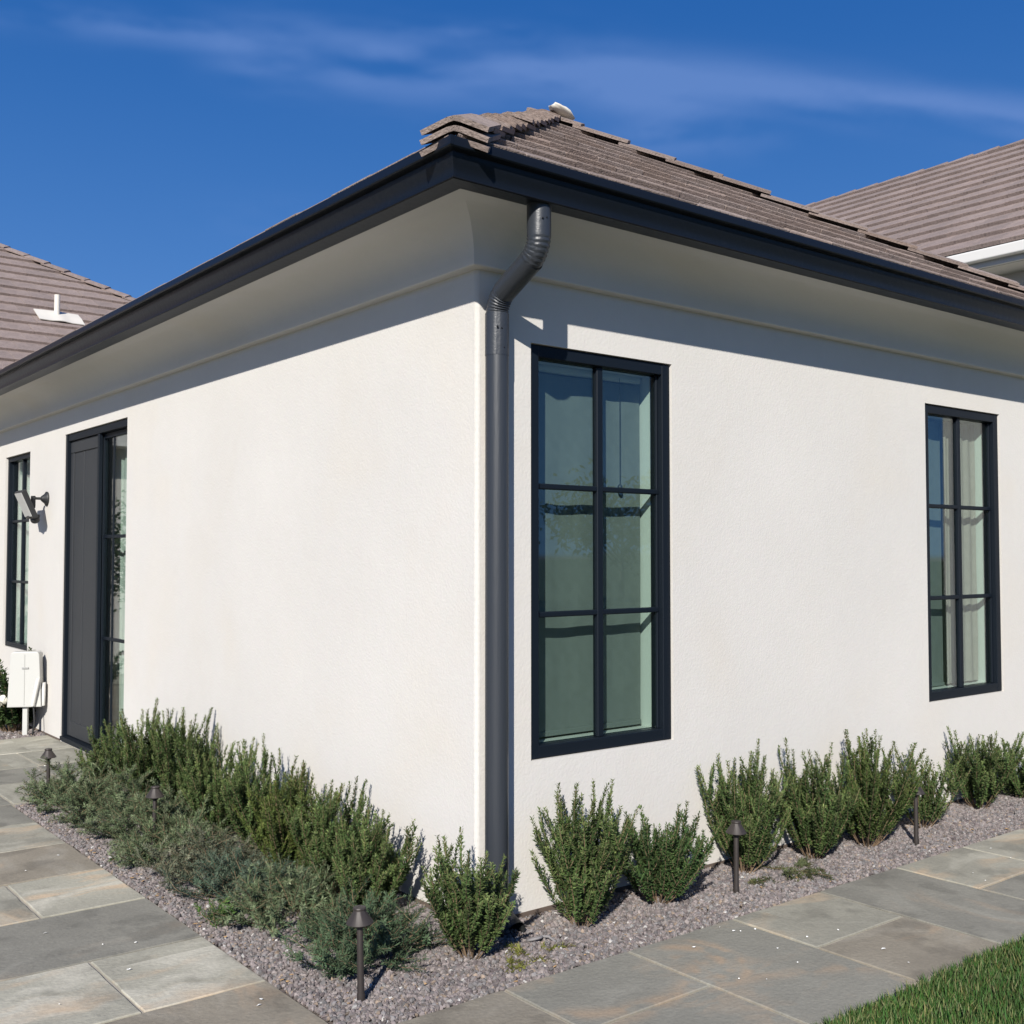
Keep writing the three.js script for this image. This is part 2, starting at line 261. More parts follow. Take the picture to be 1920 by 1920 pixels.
/* gravel */
function stoneGeo(seed) { const g = new THREE.IcosahedronGeometry(1, 0), p = g.attributes.position, R = rng(seed), m = {}; for (let i = 0; i < p.count; i++) { const k = [p.getX(i), p.getY(i), p.getZ(i)].map(v => v.toFixed(2)).join(); m[k] ??= 0.72 + 0.5 * R(); p.setXYZ(i, p.getX(i) * m[k] * 1.15, p.getY(i) * m[k] * 0.72, p.getZ(i) * m[k]); } g.computeVertexNormals(); return g; }
function gravel(label, n, place, r0, r1, seed) {
  const R = rng(seed), mats = std({ color: 0xffffff, roughness: 0.9 }), root = new THREE.Group(); root.name = numbered('gravel'); root.userData = { label, category: 'gravel', kind: 'stuff' }; scene.add(root);
  for (let v = 0; v < 3; v++) {
    const im = shadowed(new THREE.InstancedMesh(stoneGeo(seed + v), mats, Math.floor(n / 3))), o = new THREE.Object3D(), c = new THREE.Color(); im.name = 'stones'; im.userData = { kind: 'stuff' };
    for (let i = 0; i < im.count; i++) {
      const [x, z] = place(R), r = lerp(r0, r1, Math.pow(R(), 1.6));
      o.position.set(x, bedY(x, z) - 0.006 + R() * 0.011, z); o.rotation.set(R() * 6, R() * 6, R() * 6); o.scale.set(r, r * (0.7 + 0.5 * R()), r); o.updateMatrix(); im.setMatrixAt(i, o.matrix);
      const q = R(), k = 0.34 + 0.50 * R(); let b = q < 0.42 ? [0.300, 0.256, 0.246] : q < 0.66 ? [0.262, 0.246, 0.242] : q < 0.84 ? [0.335, 0.292, 0.272] : q < 0.93 ? [0.20, 0.165, 0.165] : q < 0.985 ? [0.36, 0.28, 0.215] : [0.60, 0.58, 0.55];
      c.setRGB(b[0] * k, b[1] * k, b[2] * k); im.setColorAt(i, c);
    }
    root.add(im);
  }
}
gravel('purplish grey crushed gravel filling the beds round the house corner', 96000, (R) => R() < 0.56 ? [-0.918 + 0.93 * R(), -3.59 + 4.16 * R()] : [0.0 + 5.4 * R(), 0.012 + 0.556 * R()], 0.0062, 0.0125, 301);
gravel('grey gravel patch under the white utility box', 4200, (R) => [-0.54 + 0.53 * R(), -8.8 + 2.59 * R()], 0.012, 0.024, 401);

/* ------------------------------------------------------------------ the house */
const HX = 4.72, HZ = -9.0, WT = 2.95;
const house = thing('house', 'white stucco house with dark gutters and brown tile hip roof, corner facing the viewer', 'house');
const winR = [[0.297, 1.192, 0.652, 2.486], [3.45, 4.355, 0.643, 2.49]], winL = [[-7.79, -6.91, 0.662, 2.50]], door = [-5.845, -4.315, 0.012, 2.56];
function wallShape(x0, x1, holes) { const s = new THREE.Shape(); s.moveTo(x0, -0.11); s.lineTo(x1, -0.11); s.lineTo(x1, WT); s.lineTo(x0, WT); s.closePath(); for (const [a, b, c, d] of holes) { const h = new THREE.Path(); h.moveTo(a, c); h.lineTo(a, d); h.lineTo(b, d); h.lineTo(b, c); h.closePath(); s.holes.push(h); } const g = new THREE.ExtrudeGeometry(s, { depth: 0.15, bevelEnabled: false }); g.translate(0, 0, -0.15); return g; }
{
  part('wall', wallShape(0.022, HX, winR), M.stucco, house);
  const l = wallShape(HZ, -0.022, [...winL, door]); l.rotateY(-Math.PI / 2); part('wall', l, M.stucco, house);
  part('wall', box(HX - 0.15, HX - 0.002, -0.11, WT, HZ + 0.16, -0.16), M.stucco, house);
  part('wall', box(0.16, HX - 0.003, -0.11, WT, HZ + 0.002, HZ + 0.15), M.stucco, house);
  const b = new THREE.CylinderGeometry(0.022, 0.022, WT + 0.11, 8, 1, true, -Math.PI / 2, Math.PI / 2); b.translate(0.022, (WT - 0.11) / 2, -0.022); part('corner_bead', b, M.stucco, house);
  part('weep_screed', merge([box(0.03, HX, -0.03, 0.012, -0.02, 0.006), box(-0.006, 0.02, -0.03, 0.012, -4.31, -0.03), box(-0.006, 0.02, -0.03, 0.012, HZ, -5.85)]), std({ color: lin(0.10, 0.075, 0.06), roughness: 0.9 }), house);
  part('ceiling', box(0.15, HX - 0.15, 2.66, 2.70, HZ + 0.15, -0.15), M.interior, house);
  part('floor', box(0.15, HX - 0.15, -0.09, 0.0, HZ + 0.15, -0.15), std({ color: lin(0.16, 0.12, 0.09), roughness: 0.6 }), house);
  part('inner_wall', merge([box(0.151, HX - 0.151, 0.001, 2.659, -3.6, -3.5), box(0.1505, 0.17, 0.001, 2.659, -3.49, -0.16), box(HX - 0.17, HX - 0.1505, 0.001, 2.659, -3.49, -0.16)]), M.interior, house);
  // coved stucco eave with a stepped lip against the wall
  const cv = [[-0.02, 2.766], [0.048, 2.766], [0.053, 2.769], [0.055, 2.775], [0.055, 2.800]];
  for (let i = 1; i <= 14; i++) { const a = i / 14 * Math.PI / 2; cv.push([0.055 + 0.250 * (1 - Math.cos(a)), 2.800 + 0.176 * Math.sin(a)]); }
  cv.push([0.305, 3.0]);
  part('coved_eave', ringSweep(cv, HX, HZ, 0.35), M.cove, house);
  const gp = [[0.306, 2.967], [0.400, 2.957], [0.414, 2.955], [0.419, 2.959], [0.417, 2.965], [0.409, 2.968], [0.409, 2.980], [0.412, 2.996], [0.418, 3.014], [0.424, 3.030], [0.427, 3.043], [0.428, 3.052], [0.455, 3.058], [0.459, 3.063], [0.4595, 3.068], [0.457, 3.074], [0.457, 3.094], [0.455, 3.099], [0.449, 3.101], [0.443, 3.098], [0.441, 3.088], [0.426, 3.058], [0.404, 2.975], [0.3095, 2.975], [0.3095, 3.108], [0.306, 3.108], [0.306, 2.967]];
  part('gutter', ringSweep(gp, HX, HZ, 0.5), M.gutter, house);
  // folded mitre cover at the gutter corner
  const mc = new Tris(), mp = gp.slice(2, 18).map(([o, y]) => [o + 0.002, y]);
  for (let i = 0; i + 1 < mp.length; i++) { const [a, ya] = mp[i], [b, yb] = mp[i + 1], w = 0.014; mc.quad([-a, ya, a - w], [-a, ya, a], [-b, yb, b], [-b, yb, b - w], null); mc.quad([-a, ya, a], [-a + w, ya, a], [-b + w, yb, b], [-b, yb, b], null); }
  part('gutter_mitre', mc.geo(0.5), M.gutter, house);
}

/* ------------------------------------------------------------------ tiled roofs */
let TH = 0.024;
function clip(poly, face) { // convex polygon against convex face polygon (counter-clockwise)
  let out = poly;
  for (let i = 0; i < face.length && out.length; i++) { const [ax, ay] = face[i], [bx, by] = face[(i + 1) % face.length], inp = out; out = []; const side = ([x, y]) => (bx - ax) * (y - ay) - (by - ay) * (x - ax); for (let k = 0; k < inp.length; k++) { const p = inp[k], q = inp[(k + 1) % inp.length], a = side(p), b = side(q); if (a >= -1e-9) out.push(p); if ((a > 1e-9 && b < -1e-9) || (a < -1e-9 && b > 1e-9)) { const t = a / (a - b); out.push([p[0] + (q[0] - p[0]) * t, p[1] + (q[1] - p[1]) * t]); } } }
  return out;
}
function tilePrism(poly, uc, s0, exp, uo) { // poly in (u, s); local x = u - uc, y = up off the deck, z = -(s - s0)
  const t = new Tris(), b = (s) => TH * (1 - (s - s0) / exp) + 0.001, n = poly.length, bev = 0.004, top = poly.map(([u, s]) => [u - uc, b(s) + TH, -(s - s0)]), bot = poly.map(([u, s]) => [u - uc, b(s) - 0.004, -(s - s0)]), U = (u, s) => [u + uo, s + uo * 1.7];
  const cxm = poly.reduce((a, p) => a + p[0], 0) / n - uc, csm = -(poly.reduce((a, p) => a + p[1], 0) / n - s0);
  const ins = top.map(([x, y, z]) => { const dx = cxm - x, dz = csm - z, l = Math.hypot(dx, dz) || 1; return [x + dx / l * bev, y, z + dz / l * bev]; }), low = top.map(([x, y, z]) => [x, y - bev, z]);
  for (let i = 1; i + 1 < n; i++) t.tri(ins[0], ins[i], ins[i + 1], null, U(...poly[0]), U(...poly[i]), U(...poly[i + 1]));
  for (let i = 0; i < n; i++) { const k = (i + 1) % n, a = U(...poly[i]), c = U(...poly[k]), a2 = [a[0], a[1] - 0.03], c2 = [c[0], c[1] - 0.03]; t.quad(low[i], low[k], ins[k], ins[i], null, a, c, c, a); t.quad(bot[i], bot[k], low[k], low[i], null, a2, c2, c, a); }
  return t.geo();
}
// face: O = eave origin, U along the eave, S up the slope, N = normal; poly = outline in (u, s)
function tileFace(roof, { O, U, S, poly, exp, W = 0.33, mats, seed, single = () => true }) {
  const R = rng(seed), N = new THREE.Vector3().crossVectors(U, S).normalize(), Zv = S.clone().negate(), basis = new THREE.Matrix4().makeBasis(U, N, Zv), q0 = new THREE.Quaternion().setFromRotationMatrix(basis), L = exp + 0.05, rest = mats.map(() => []);
  const us = poly.map(p => p[0]), ss = poly.map(p => p[1]), u0 = Math.min(...us), u1 = Math.max(...us), s1 = Math.max(...ss), full = [0, 1, 2].map(k => tilePrism([[-W / 2 + 0.002, 0], [W / 2 - 0.002, 0], [W / 2 - 0.002, L], [-W / 2 + 0.002, L]], 0, 0, exp, k * 0.37));
  for (let k = 0; k * exp < s1 - 0.02; k++) for (let u = u0 - W + (k % 2 ? W / 2 : 0) + ((k * 0.37) % 1) * 0.05; u < u1; u += W) {
    const sA = k * exp, pl = clip([[u + 0.002, sA], [u + W - 0.002, sA], [u + W - 0.002, sA + L], [u + 0.002, sA + L]], poly);
    if (pl.length < 3) continue;
    let area = 0; for (let i = 0; i < pl.length; i++) { const a = pl[i], b = pl[(i + 1) % pl.length]; area += a[0] * b[1] - b[0] * a[1]; } area /= 2;
    if (area < 0.002) continue;
    const uc = u + W / 2, isFull = area > (W - 0.004) * L * 0.999, g = isFull ? full[Math.floor(R() * 3)] : tilePrism(pl, uc, sA, exp, R() * 3), mi = Math.floor(R() * mats.length);
    const pos = O.clone().addScaledVector(U, uc).addScaledVector(S, sA + (R() - 0.5) * 0.008).addScaledVector(N, (R() - 0.3) * 0.0065), q = q0.clone().multiply(new THREE.Quaternion().setFromEuler(new THREE.Euler((R() - 0.5) * 0.006, (R() - 0.5) * 0.012, (R() - 0.5) * 0.008)));
    if (single(uc, sA)) { const m = part('tile', g, mats[mi], roof); m.position.copy(pos); m.quaternion.copy(q); }
    else { const c = g.clone(); c.applyMatrix4(new THREE.Matrix4().compose(pos, q, new THREE.Vector3(1, 1, 1))); rest[mi].push(c); }
  }
  rest.forEach((gs, i) => { if (gs.length) { const m = part('tile_field', mergeGeometries(gs), mats[i], roof); m.userData.kind = 'stuff'; } });
  const dk = new Tris(), P = poly.map(([u, s]) => O.clone().addScaledVector(U, u).addScaledVector(S, s).addScaledVector(N, -0.008).toArray()); for (let i = 1; i + 1 < P.length; i++) dk.tri(P[0], P[i], P[i + 1], null); part('deck', dk.geo(), M.deck, roof);
}
function capGeo(ang, len, wing = 0.135, th = 0.019, uo = 0) { // folded hip cap, local z runs down the hip, lower end at z = 0
  const c = Math.cos(ang), s = Math.sin(ang), t = new Tris(), out = [[-wing * c, -wing * s], [-0.022 * c, -0.022 * s + 0.002], [0, -0.001], [0.022 * c, -0.022 * s + 0.002], [wing * c, -wing * s]], nrm = [[-s, c], [-s * 0.7, 1], [0, 1], [s * 0.7, 1], [s, c]];
  const up = out.map(([x, y], i) => [x + nrm[i][0] * th, y + nrm[i][1] * th]), z0 = 0, z1 = -len, sc = 0.93;
  const at = (p, z) => [p[0] * (z === z1 ? sc : 1), p[1], z];
  for (let i = 0; i < 4; i++) { const v = i * 0.07 + uo; t.quad(at(up[i], z0), at(up[i + 1], z0), at(up[i + 1], z1), at(up[i], z1), null, [uo, v], [uo, v + 0.07], [uo + len, v + 0.07], [uo + len, v]); t.quad(at(out[i], z0), at(out[i + 1], z0), at(up[i + 1], z0), at(up[i], z0), null, [uo, v], [uo, v + 0.07], [uo + 0.02, v + 0.07], [uo + 0.02, v]); t.quad(at(out[i], z0), at(out[i + 1], z0), at(out[i + 1], z1), at(out[i], z1), null, [uo, v], [uo, v + 0.07], [uo + len, v + 0.07], [uo + len, v]); }
  for (const i of [0, 4]) t.quad(at(out[i], z0), at(up[i], z0), at(up[i], z1), at(out[i], z1), null, [uo, 0], [uo, 0.02], [uo + len, 0.02], [uo + len, 0]);
  return t.geo(0.5);
}
function caps(roof, P0, P1, NA, NB, { exp = 0.34, mats, seed, lift = 0.086, start = 0, name = 'hip_cap', len = 0.42, stack = 0, wing = 0.135 }) {
  const R = rng(seed), D = P1.clone().sub(P0), L = D.length(); D.normalize();
  const Y = NA.clone().add(NB); Y.addScaledVector(D, -Y.dot(D)).normalize(); const X = new THREE.Vector3().crossVectors(D, Y).negate(), Z = D.clone().negate(); X.crossVectors(Y, Z).normalize();
  const q0 = new THREE.Quaternion().setFromRotationMatrix(new THREE.Matrix4().makeBasis(X, Y, Z)), ang = Math.acos(Math.min(1, Y.dot(NA))), geos = [0, 1, 2, 3].map(i => capGeo(ang, len, wing, 0.019, i * 0.31));
  const put = (d, h, tilt, jit) => { const m = part(name, geos[Math.floor(R() * 4)], mats[Math.floor(R() * mats.length)], roof); m.position.copy(P0).addScaledVector(D, d).addScaledVector(Y, h + (R() - 0.5) * 0.004); m.quaternion.copy(q0).multiply(new THREE.Quaternion().setFromEuler(new THREE.Euler(tilt + (R() - 0.5) * 0.01, (R() - 0.5) * jit, (R() - 0.5) * jit))); };
  for (let i = 0; i < stack; i++) put(start - 0.01 + i * 0.02, 0.022 + i * 0.037, 0.0, 0.05);
  for (let d = start + (stack ? 0.22 : 0); d < L - 0.12; d += exp) put(d, lift + (stack ? 0.004 : 0) + (R() - 0.5) * 0.010, stack ? -0.07 : -0.05, stack ? 0.09 : 0.035);
}
const V3 = (x, y, z) => new THREE.Vector3(x, y, z);
const P = 0.59, cosP = 1 / Math.hypot(1, P), sinP = P * cosP;
const NF = V3(0, cosP, sinP), NL = V3(-sinP, cosP, 0), NR = V3(sinP, cosP, 0), NB = V3(0, cosP, -sinP);
{ // main hip roof
  const EO = 0.405, EY = 3.078, x0 = -EO, x1 = HX + EO, z0 = EO, z1 = HZ - EO, half = (x1 - x0) / 2, sl = half / cosP, roof = partGroup('roof', house), pk = V3(x0 + half, EY + P * half, z0 - half), pk2 = V3(x0 + half, EY + P * half, z1 + half), wid = x1 - x0, len = z0 - z1, exp = 0.325;
  tileFace(roof, { O: V3(x0, EY, z0), U: V3(1, 0, 0), S: V3(0, sinP, -cosP), poly: [[0, 0], [wid, 0], [half, sl]], exp, mats: M.tiles, seed: 11 });
  const no = () => false;
  tileFace(roof, { O: V3(x0, EY, z1), U: V3(0, 0, 1), S: V3(cosP, sinP, 0), poly: [[0, 0], [len, 0], [len - half, sl], [half, sl]], exp, mats: M.tiles.slice(0, 2), seed: 12, single: no });
  tileFace(roof, { O: V3(x1, EY, z0), U: V3(0, 0, -1), S: V3(-cosP, sinP, 0), poly: [[0, 0], [len, 0], [len - half, sl], [half, sl]], exp, mats: M.tiles.slice(0, 2), seed: 13, single: no });
  tileFace(roof, { O: V3(x1, EY, z1), U: V3(-1, 0, 0), S: V3(0, sinP, cosP), poly: [[0, 0], [wid, 0], [half, sl]], exp, mats: M.tiles.slice(0, 2), seed: 14, single: no });
  caps(roof, V3(x0, EY, z0), pk, NF, NL, { mats: M.tiles, seed: 21, stack: 3, start: 0.0, exp: 0.27 });
  caps(roof, V3(x1, EY, z0), pk, NR, NF, { mats: M.tiles, seed: 22, exp: 0.36 });
  caps(roof, pk2, pk, NR, NL, { mats: M.tiles, seed: 23, name: 'ridge_cap', exp: 0.36 });
  // pale mortar where hips and ridge meet
  const g = new THREE.SphereGeometry(1, 14, 8), p = g.attributes.position; for (let i = 0; i < p.count; i++) { const k = 0.85 + 0.3 * vnoise(p.getX(i) * 3 + 9, p.getZ(i) * 3 + p.getY(i) * 2 + 9, 6); p.setXYZ(i, p.getX(i) * 0.11 * k, p.getY(i) * 0.024 * k, p.getZ(i) * 0.075 * k); } g.computeVertexNormals(); g.rotateZ(-0.32); g.translate(pk.x + 0.09, pk.y + 0.085, pk.z + 0.09);
  part('mortar_cap', g, M.lead, roof);
}

/* ------------------------------------------------------------------ windows and door (local x along the wall, y up, z outwards) */
function makeWindow([x0, x1, y0, y1], { left = false, name = 'window', rec = 0.012, depth = 0.085, fw = 0.056, paneZ = -0.055, jamb = 0.16 }) {
  const w = partGroup(name, house); if (left) w.rotation.y = -Math.PI / 2;
  const W = x1 - x0, xm = (x0 + x1) / 2, a = 0.0025, zf = -rec, zb = -rec - depth, e = 0.004;
  part('frame', merge([rbox(x0 + a, x0 + fw, y0 + a, y1 - a, zb, zf), rbox(x1 - fw, x1 - a, y0 + a, y1 - a, zb, zf), rbox(x0 + fw - 0.002, x1 - fw + 0.002, y1 - fw, y1 - a, zb + 0.002, zf - 0.0015), rbox(x0 + fw - 0.002, x1 - fw + 0.002, y0 + a, y0 + fw, zb + 0.002, zf - 0.0015),
    rbox(x0 + fw, x0 + fw + 0.012, y0 + fw, y1 - fw, paneZ - 0.012, paneZ + 0.014), rbox(x1 - fw - 0.012, x1 - fw, y0 + fw, y1 - fw, paneZ - 0.012, paneZ + 0.014)]), M.frame, w);
  const ys = [0, 1, 2, 3].map(k => lerp(y0 + fw, y1 - fw, k / 3)), xs = [x0 + fw + 0.01, xm, x1 - fw - 0.01], mw = 0.019;
  part('muntin', rbox(xm - mw, xm + mw, y0 + fw - 0.001, y1 - fw + 0.001, paneZ - 0.016, paneZ + 0.02, 0.006), M.frame, w);
  for (const k of [1, 2]) part('muntin', rbox(x0 + fw - 0.001, x1 - fw + 0.001, ys[k] - 0.0125, ys[k] + 0.0125, paneZ - 0.014, paneZ + 0.0175, 0.006), M.frame, w);
  const R = rng(Math.round(Math.abs(x0) * 1000));
  for (let i = 0; i < 2; i++) for (let k = 0; k < 3; k++) { const g = new THREE.BoxGeometry(xs[i + 1] - xs[i] - 0.004, ys[k + 1] - ys[k] - 0.004, 0.006); const p = part('pane', g, M.glass, w); p.position.set((xs[i] + xs[i + 1]) / 2, (ys[k] + ys[k + 1]) / 2, paneZ); p.rotation.set((R() - 0.5) * 0.004, (R() - 0.5) * 0.004, 0); }
  const jz = zb - 0.003, jb = zb - jamb;
  part('interior_jamb', merge([box(x0 + 0.03, x0 + fw - 0.004, y0 + 0.03, y1 - 0.03, jb, jz), box(x1 - fw + 0.004, x1 - 0.03, y0 + 0.03, y1 - 0.03, jb, jz), box(x0 + fw - 0.003, x1 - fw + 0.003, y0 + 0.031, y0 + fw - 0.004, jb, jz - 0.001), box(x0 + fw - 0.003, x1 - fw + 0.003, y1 - fw + 0.004, y1 - 0.031, jb, jz - 0.001)]), M.jamb, w);
  return w;
}
makeWindow(winR[0], {}); makeWindow(winR[1], {});
makeWindow(winL[0], { left: true, rec: 0.022, paneZ: -0.068, fw: 0.046 });
{ // entrance: dark solid leaf, post, glazed leaf with glazing bars, head and sill
  const [z0, z1, y0, y1] = door, d = partGroup('door', house); d.rotation.y = -Math.PI / 2; const zm = -5.02;
  part('door_frame', merge([rbox(z0 + 0.003, z0 + 0.05, y0, y1 - 0.003, -0.13, -0.006), rbox(z1 - 0.05, z1 - 0.003, y0, y1 - 0.003, -0.13, -0.02), rbox(z0 + 0.05, z1 - 0.05, y1 - 0.06, y1 - 0.003, -0.128, -0.014), rbox(z0 + 0.05, z1 - 0.05, y0, y0 + 0.035, -0.128, 0.022), rbox(zm - 0.025, zm + 0.018, y0 + 0.035, y1 - 0.06, -0.046, -0.016)]), M.frame, d);
  const leaf = part('door_leaf', merge([rbox(z0 + 0.052, zm - 0.028, y0 + 0.04, y1 - 0.062, -0.075, -0.045), rbox(z0 + 0.053, zm - 0.033, y1 - 0.16, y1 - 0.063, -0.05, -0.034), rbox(z0 + 0.053, z0 + 0.13, y0 + 0.041, y1 - 0.162, -0.05, -0.036), rbox(zm - 0.11, zm - 0.033, y0 + 0.041, y1 - 0.162, -0.05, -0.036), rbox(z0 + 0.132, zm - 0.112, y0 + 0.041, y0 + 0.16, -0.05, -0.037), rbox(-5.48, -5.455, y0 + 0.162, y1 - 0.164, -0.05, -0.040)]), M.doorLeaf, d); leaf.userData.label = 'charcoal solid door leaf on the far side of the entrance';
  part('hinge', rbox(zm - 0.045, zm - 0.033, 2.10, 2.19, -0.05, -0.028), M.pipe, d);
  const g0 = -5.045, g1 = z1 - 0.052, fw = 0.04, gz = -0.072, rows = [y0 + 0.036 + fw, 0.90, 1.69, y1 - 0.061 - fw], xm = -4.80;
  part('glazed_leaf', merge([rbox(g0 + 0.001, g0 + fw, y0 + 0.037, y1 - 0.062, gz - 0.02, gz + 0.02), rbox(g1 - fw, g1 - 0.001, y0 + 0.037, y1 - 0.062, gz - 0.02, gz + 0.02), rbox(g0 + fw, g1 - fw, y0 + 0.037, rows[0], gz - 0.019, gz + 0.018), rbox(g0 + fw, g1 - fw, rows[3], y1 - 0.062, gz - 0.019, gz + 0.018)]), M.frame, d);
  part('muntin', rbox(xm - 0.011, xm + 0.011, rows[0], rows[3], gz - 0.010, gz + 0.010, 0.004), M.frame, d);
  for (const k of [1, 2]) part('muntin', rbox(g0 + fw, g1 - fw, rows[k] - 0.013, rows[k] + 0.013, gz - 0.009, gz + 0.009, 0.004), M.frame, d);
  const xs = [g0 + fw, xm, g1 - fw]; for (let i = 0; i < 2; i++) for (let k = 0; k < 3; k++) { const p = part('pane', new THREE.BoxGeometry(xs[i + 1] - xs[i] - 0.004, rows[k + 1] - rows[k] - 0.004, 0.006), M.glass, d); p.position.set((xs[i] + xs[i + 1]) / 2, (rows[k] + rows[k + 1]) / 2, gz); }
}
// cloth in the windows
function cloth(w, h, folds, amp, seed, n = 60) { const g = new THREE.PlaneGeometry(w, h, n, 40), p = g.attributes.position, uv = g.attributes.uv; for (let i = 0; i < p.count; i++) { const x = p.getX(i), y = p.getY(i); p.setZ(i, amp * (Math.sin(x / w * folds * 2 * Math.PI + 2 * fbm(x * 3 + 5, y * 0.8 + 7, seed, 3)) + 0.9 * (fbm(x * 9 + 30, y * 1.3 + 20, seed + 2, 3) - 0.5) * 2)); uv.setXY(i, x, y); } g.computeVertexNormals(); return g; }
{
  const s = thing('roller_shade', 'grey green roller shade drawn down behind the nearer right-wall window', 'shade', [0.7445, 0.72, -0.162]);
  const f = part('fabric', cloth(0.765, 1.66, 2.5, 0.0035, 5), M.shade, s); f.position.set(0, 0.84, 0);
  const tg = new THREE.CylinderGeometry(0.022, 0.022, 0.768, 14); tg.rotateZ(Math.PI / 2); tg.translate(0, 1.70, -0.01); part('roller', tg, M.jamb, s);
  part('bottom_bar', rbox(-0.382, 0.382, -0.005, 0.02, -0.008, 0.008, 0.003), M.shade, s);
  part('cord', tube([[0.22, 1.69, 0.03], [0.221, 1.5, 0.03], [0.22, 1.165, 0.03]], () => 0.0016, 5), M.black, s);
  const tz = new THREE.SphereGeometry(0.013, 10, 8); tz.scale(1, 1.4, 1); tz.translate(0.22, 1.155, 0.03); part('tassel', tz, M.black, s);
  const c = thing('curtain', 'pale pinkish curtain hanging in the right half of the farther right-wall window', 'curtain', [4.10, 0.70, -0.150]);
  const cf = part('fabric', cloth(0.385, 1.72, 4, 0.007, 9), M.drape, c); cf.position.set(0, 0.87, 0);
  const s2 = thing('roller_shade', 'grey green roller shade in the left half of the farther right-wall window', 'shade', [3.71, 0.70, -0.172]); const f2 = part('fabric', cloth(0.40, 1.70, 1.5, 0.003, 15), M.shade, s2); f2.position.set(0, 0.87, 0); part('bottom_bar', rbox(-0.2, 0.2, 0.0, 0.022, -0.008, 0.008, 0.003), M.shade, s2);
  const c2 = thing('curtain', 'light curtain hanging behind the small left-wall window', 'curtain', [0.22, 0.70, -7.75]); const q2 = part('fabric', cloth(1.7, 1.76, 11, 0.012, 19), M.jamb, c2); q2.position.set(0, 0.88, 0); q2.rotation.y = -Math.PI / 2;
  const c3 = thing('curtain', 'light curtain hanging behind the glazed door leaf', 'curtain', [0.24, 0.06, -5.35]); const q3 = part('fabric', cloth(1.5, 2.4, 10, 0.012, 29), M.jamb, c3); q3.position.set(0, 1.2, 0); q3.rotation.y = -Math.PI / 2;
}

/* downspout with crimped elbows */
{
  const d = partGroup('downspout', house), r = 0.0495, X = 0.062;
  const arc = (c, rad, a0, a1, n) => [...Array(n + 1)].map((_, i) => { const a = lerp(a0, a1, i / n); return [c[0], c[1] + rad * Math.sin(a), c[2] + rad * Math.cos(a)]; });
  const zo = 0.352, zi = 0.061, ang = 1.12; // elbow angle from the vertical
  const rad = 0.112, xo = 0.052;
  // upper elbow: from straight down turning towards the wall
  const yU = 2.842, up = arc([0, yU, zo - rad], rad, 0, -ang, 26), uEnd = up[26];
  const lowC = [0, 0, zi + rad], lowTopRel = [rad * Math.sin(Math.PI - ang), rad * Math.cos(Math.PI - ang)];
  // the straight piece runs along (dy, dz) = (-cos ang, -sin ang)
  const zLowStart = lowC[2] + lowTopRel[1], len = (uEnd[2] - zLowStart) / Math.sin(ang), yLowStart = uEnd[1] - len * Math.cos(ang), yC = yLowStart - lowTopRel[0];
  const low = arc([0, yC, zi + rad], rad, Math.PI - ang, Math.PI, 26);
  const T = (pts) => pts.map(([x, y, z]) => { const k = (zo - z) / (zo - zi); return [lerp(xo, X, Math.min(1, Math.max(0, k))), y, z]; });
  const crimp = (n) => (i, t, th, a, b) => { const side = -(a.z * Math.cos(th) + b.z * Math.sin(th)); const inner = n > 0 ? Math.max(0, side) : Math.max(0, -side), w = smooth(0.06, 0.16, t) * (1 - smooth(0.84, 0.94, t)); return r * (1.0 - 0.13 * w * (0.45 + 0.55 * inner) * Math.pow(0.5 + 0.5 * Math.cos(t * Math.PI * 2 * 8), 1.5)); };
  const fine = (pts, n) => { const c = new THREE.CatmullRomCurve3(pts.map(p => V3(...p))); return c.getPoints(n).map(v => v.toArray()); };
  part('outlet', tube([[xo, 2.975, zo], [xo, 2.90, zo], [xo, yU - 0.004, zo]], () => r, 28), M.pipe, d);
  part('elbow', tube(fine(T(up), 96), crimp(1), 28), M.pipe, d);
  part('offset_pipe', tube(T([[0, uEnd[1] + 0.02 * Math.cos(ang), uEnd[2] + 0.02 * Math.sin(ang)], [0, (uEnd[1] + yLowStart) / 2, (uEnd[2] + zLowStart) / 2], [0, yLowStart - 0.012 * Math.cos(ang), zLowStart - 0.012 * Math.sin(ang)]]), () => r * 1.025, 28), M.pipe, d);
  part('elbow', tube(fine(T(low), 96), crimp(-1), 28), M.pipe, d);
  const yT = low[26][1];
  part('sleeve', tube([[X, yT + 0.01, zi], [X, yT - 0.08, zi], [X, yT - 0.17, zi]], () => r * 1.03, 28), M.pipe, d);
  part('pipe', tube([[X, yT - 0.16, zi], [X, 1.4, zi], [X, 0.12, zi]], () => r, 28), M.pipe, d);
  part('seam', tube([[X + r * 0.93, yT - 0.18, zi - 0.02], [X + r * 0.93, 1.2, zi - 0.02], [X + r * 0.93, 0.13, zi - 0.02]], () => 0.005, 6), M.pipe, d);
  const sh = arc([0, 0.13, zi + 0.12], 0.12, Math.PI, Math.PI + 1.0, 10).map(([x, y, z]) => [X, y, z]); sh.push([X + 0.002, 0.005, 0.175]);
  part('shoe', tube([[X, 0.16, zi], ...sh], (i, t) => r * (1.06 + 0.08 * t), 24, false), M.black, d);
  const sg = new THREE.SphereGeometry(0.0045, 8, 6); for (const [y, dx] of [[yT - 0.055, -0.022], [yT - 0.06, 0.0], [yT - 0.14, 0.012], [2.90, 0.012], [2.895, -0.008]]) { const top = y > 2.8, m = part('rivet', sg, M.gutter, d); m.position.set((top ? xo : X) + dx - 0.012, y, (top ? zo : zi) + r * 0.98); }
}

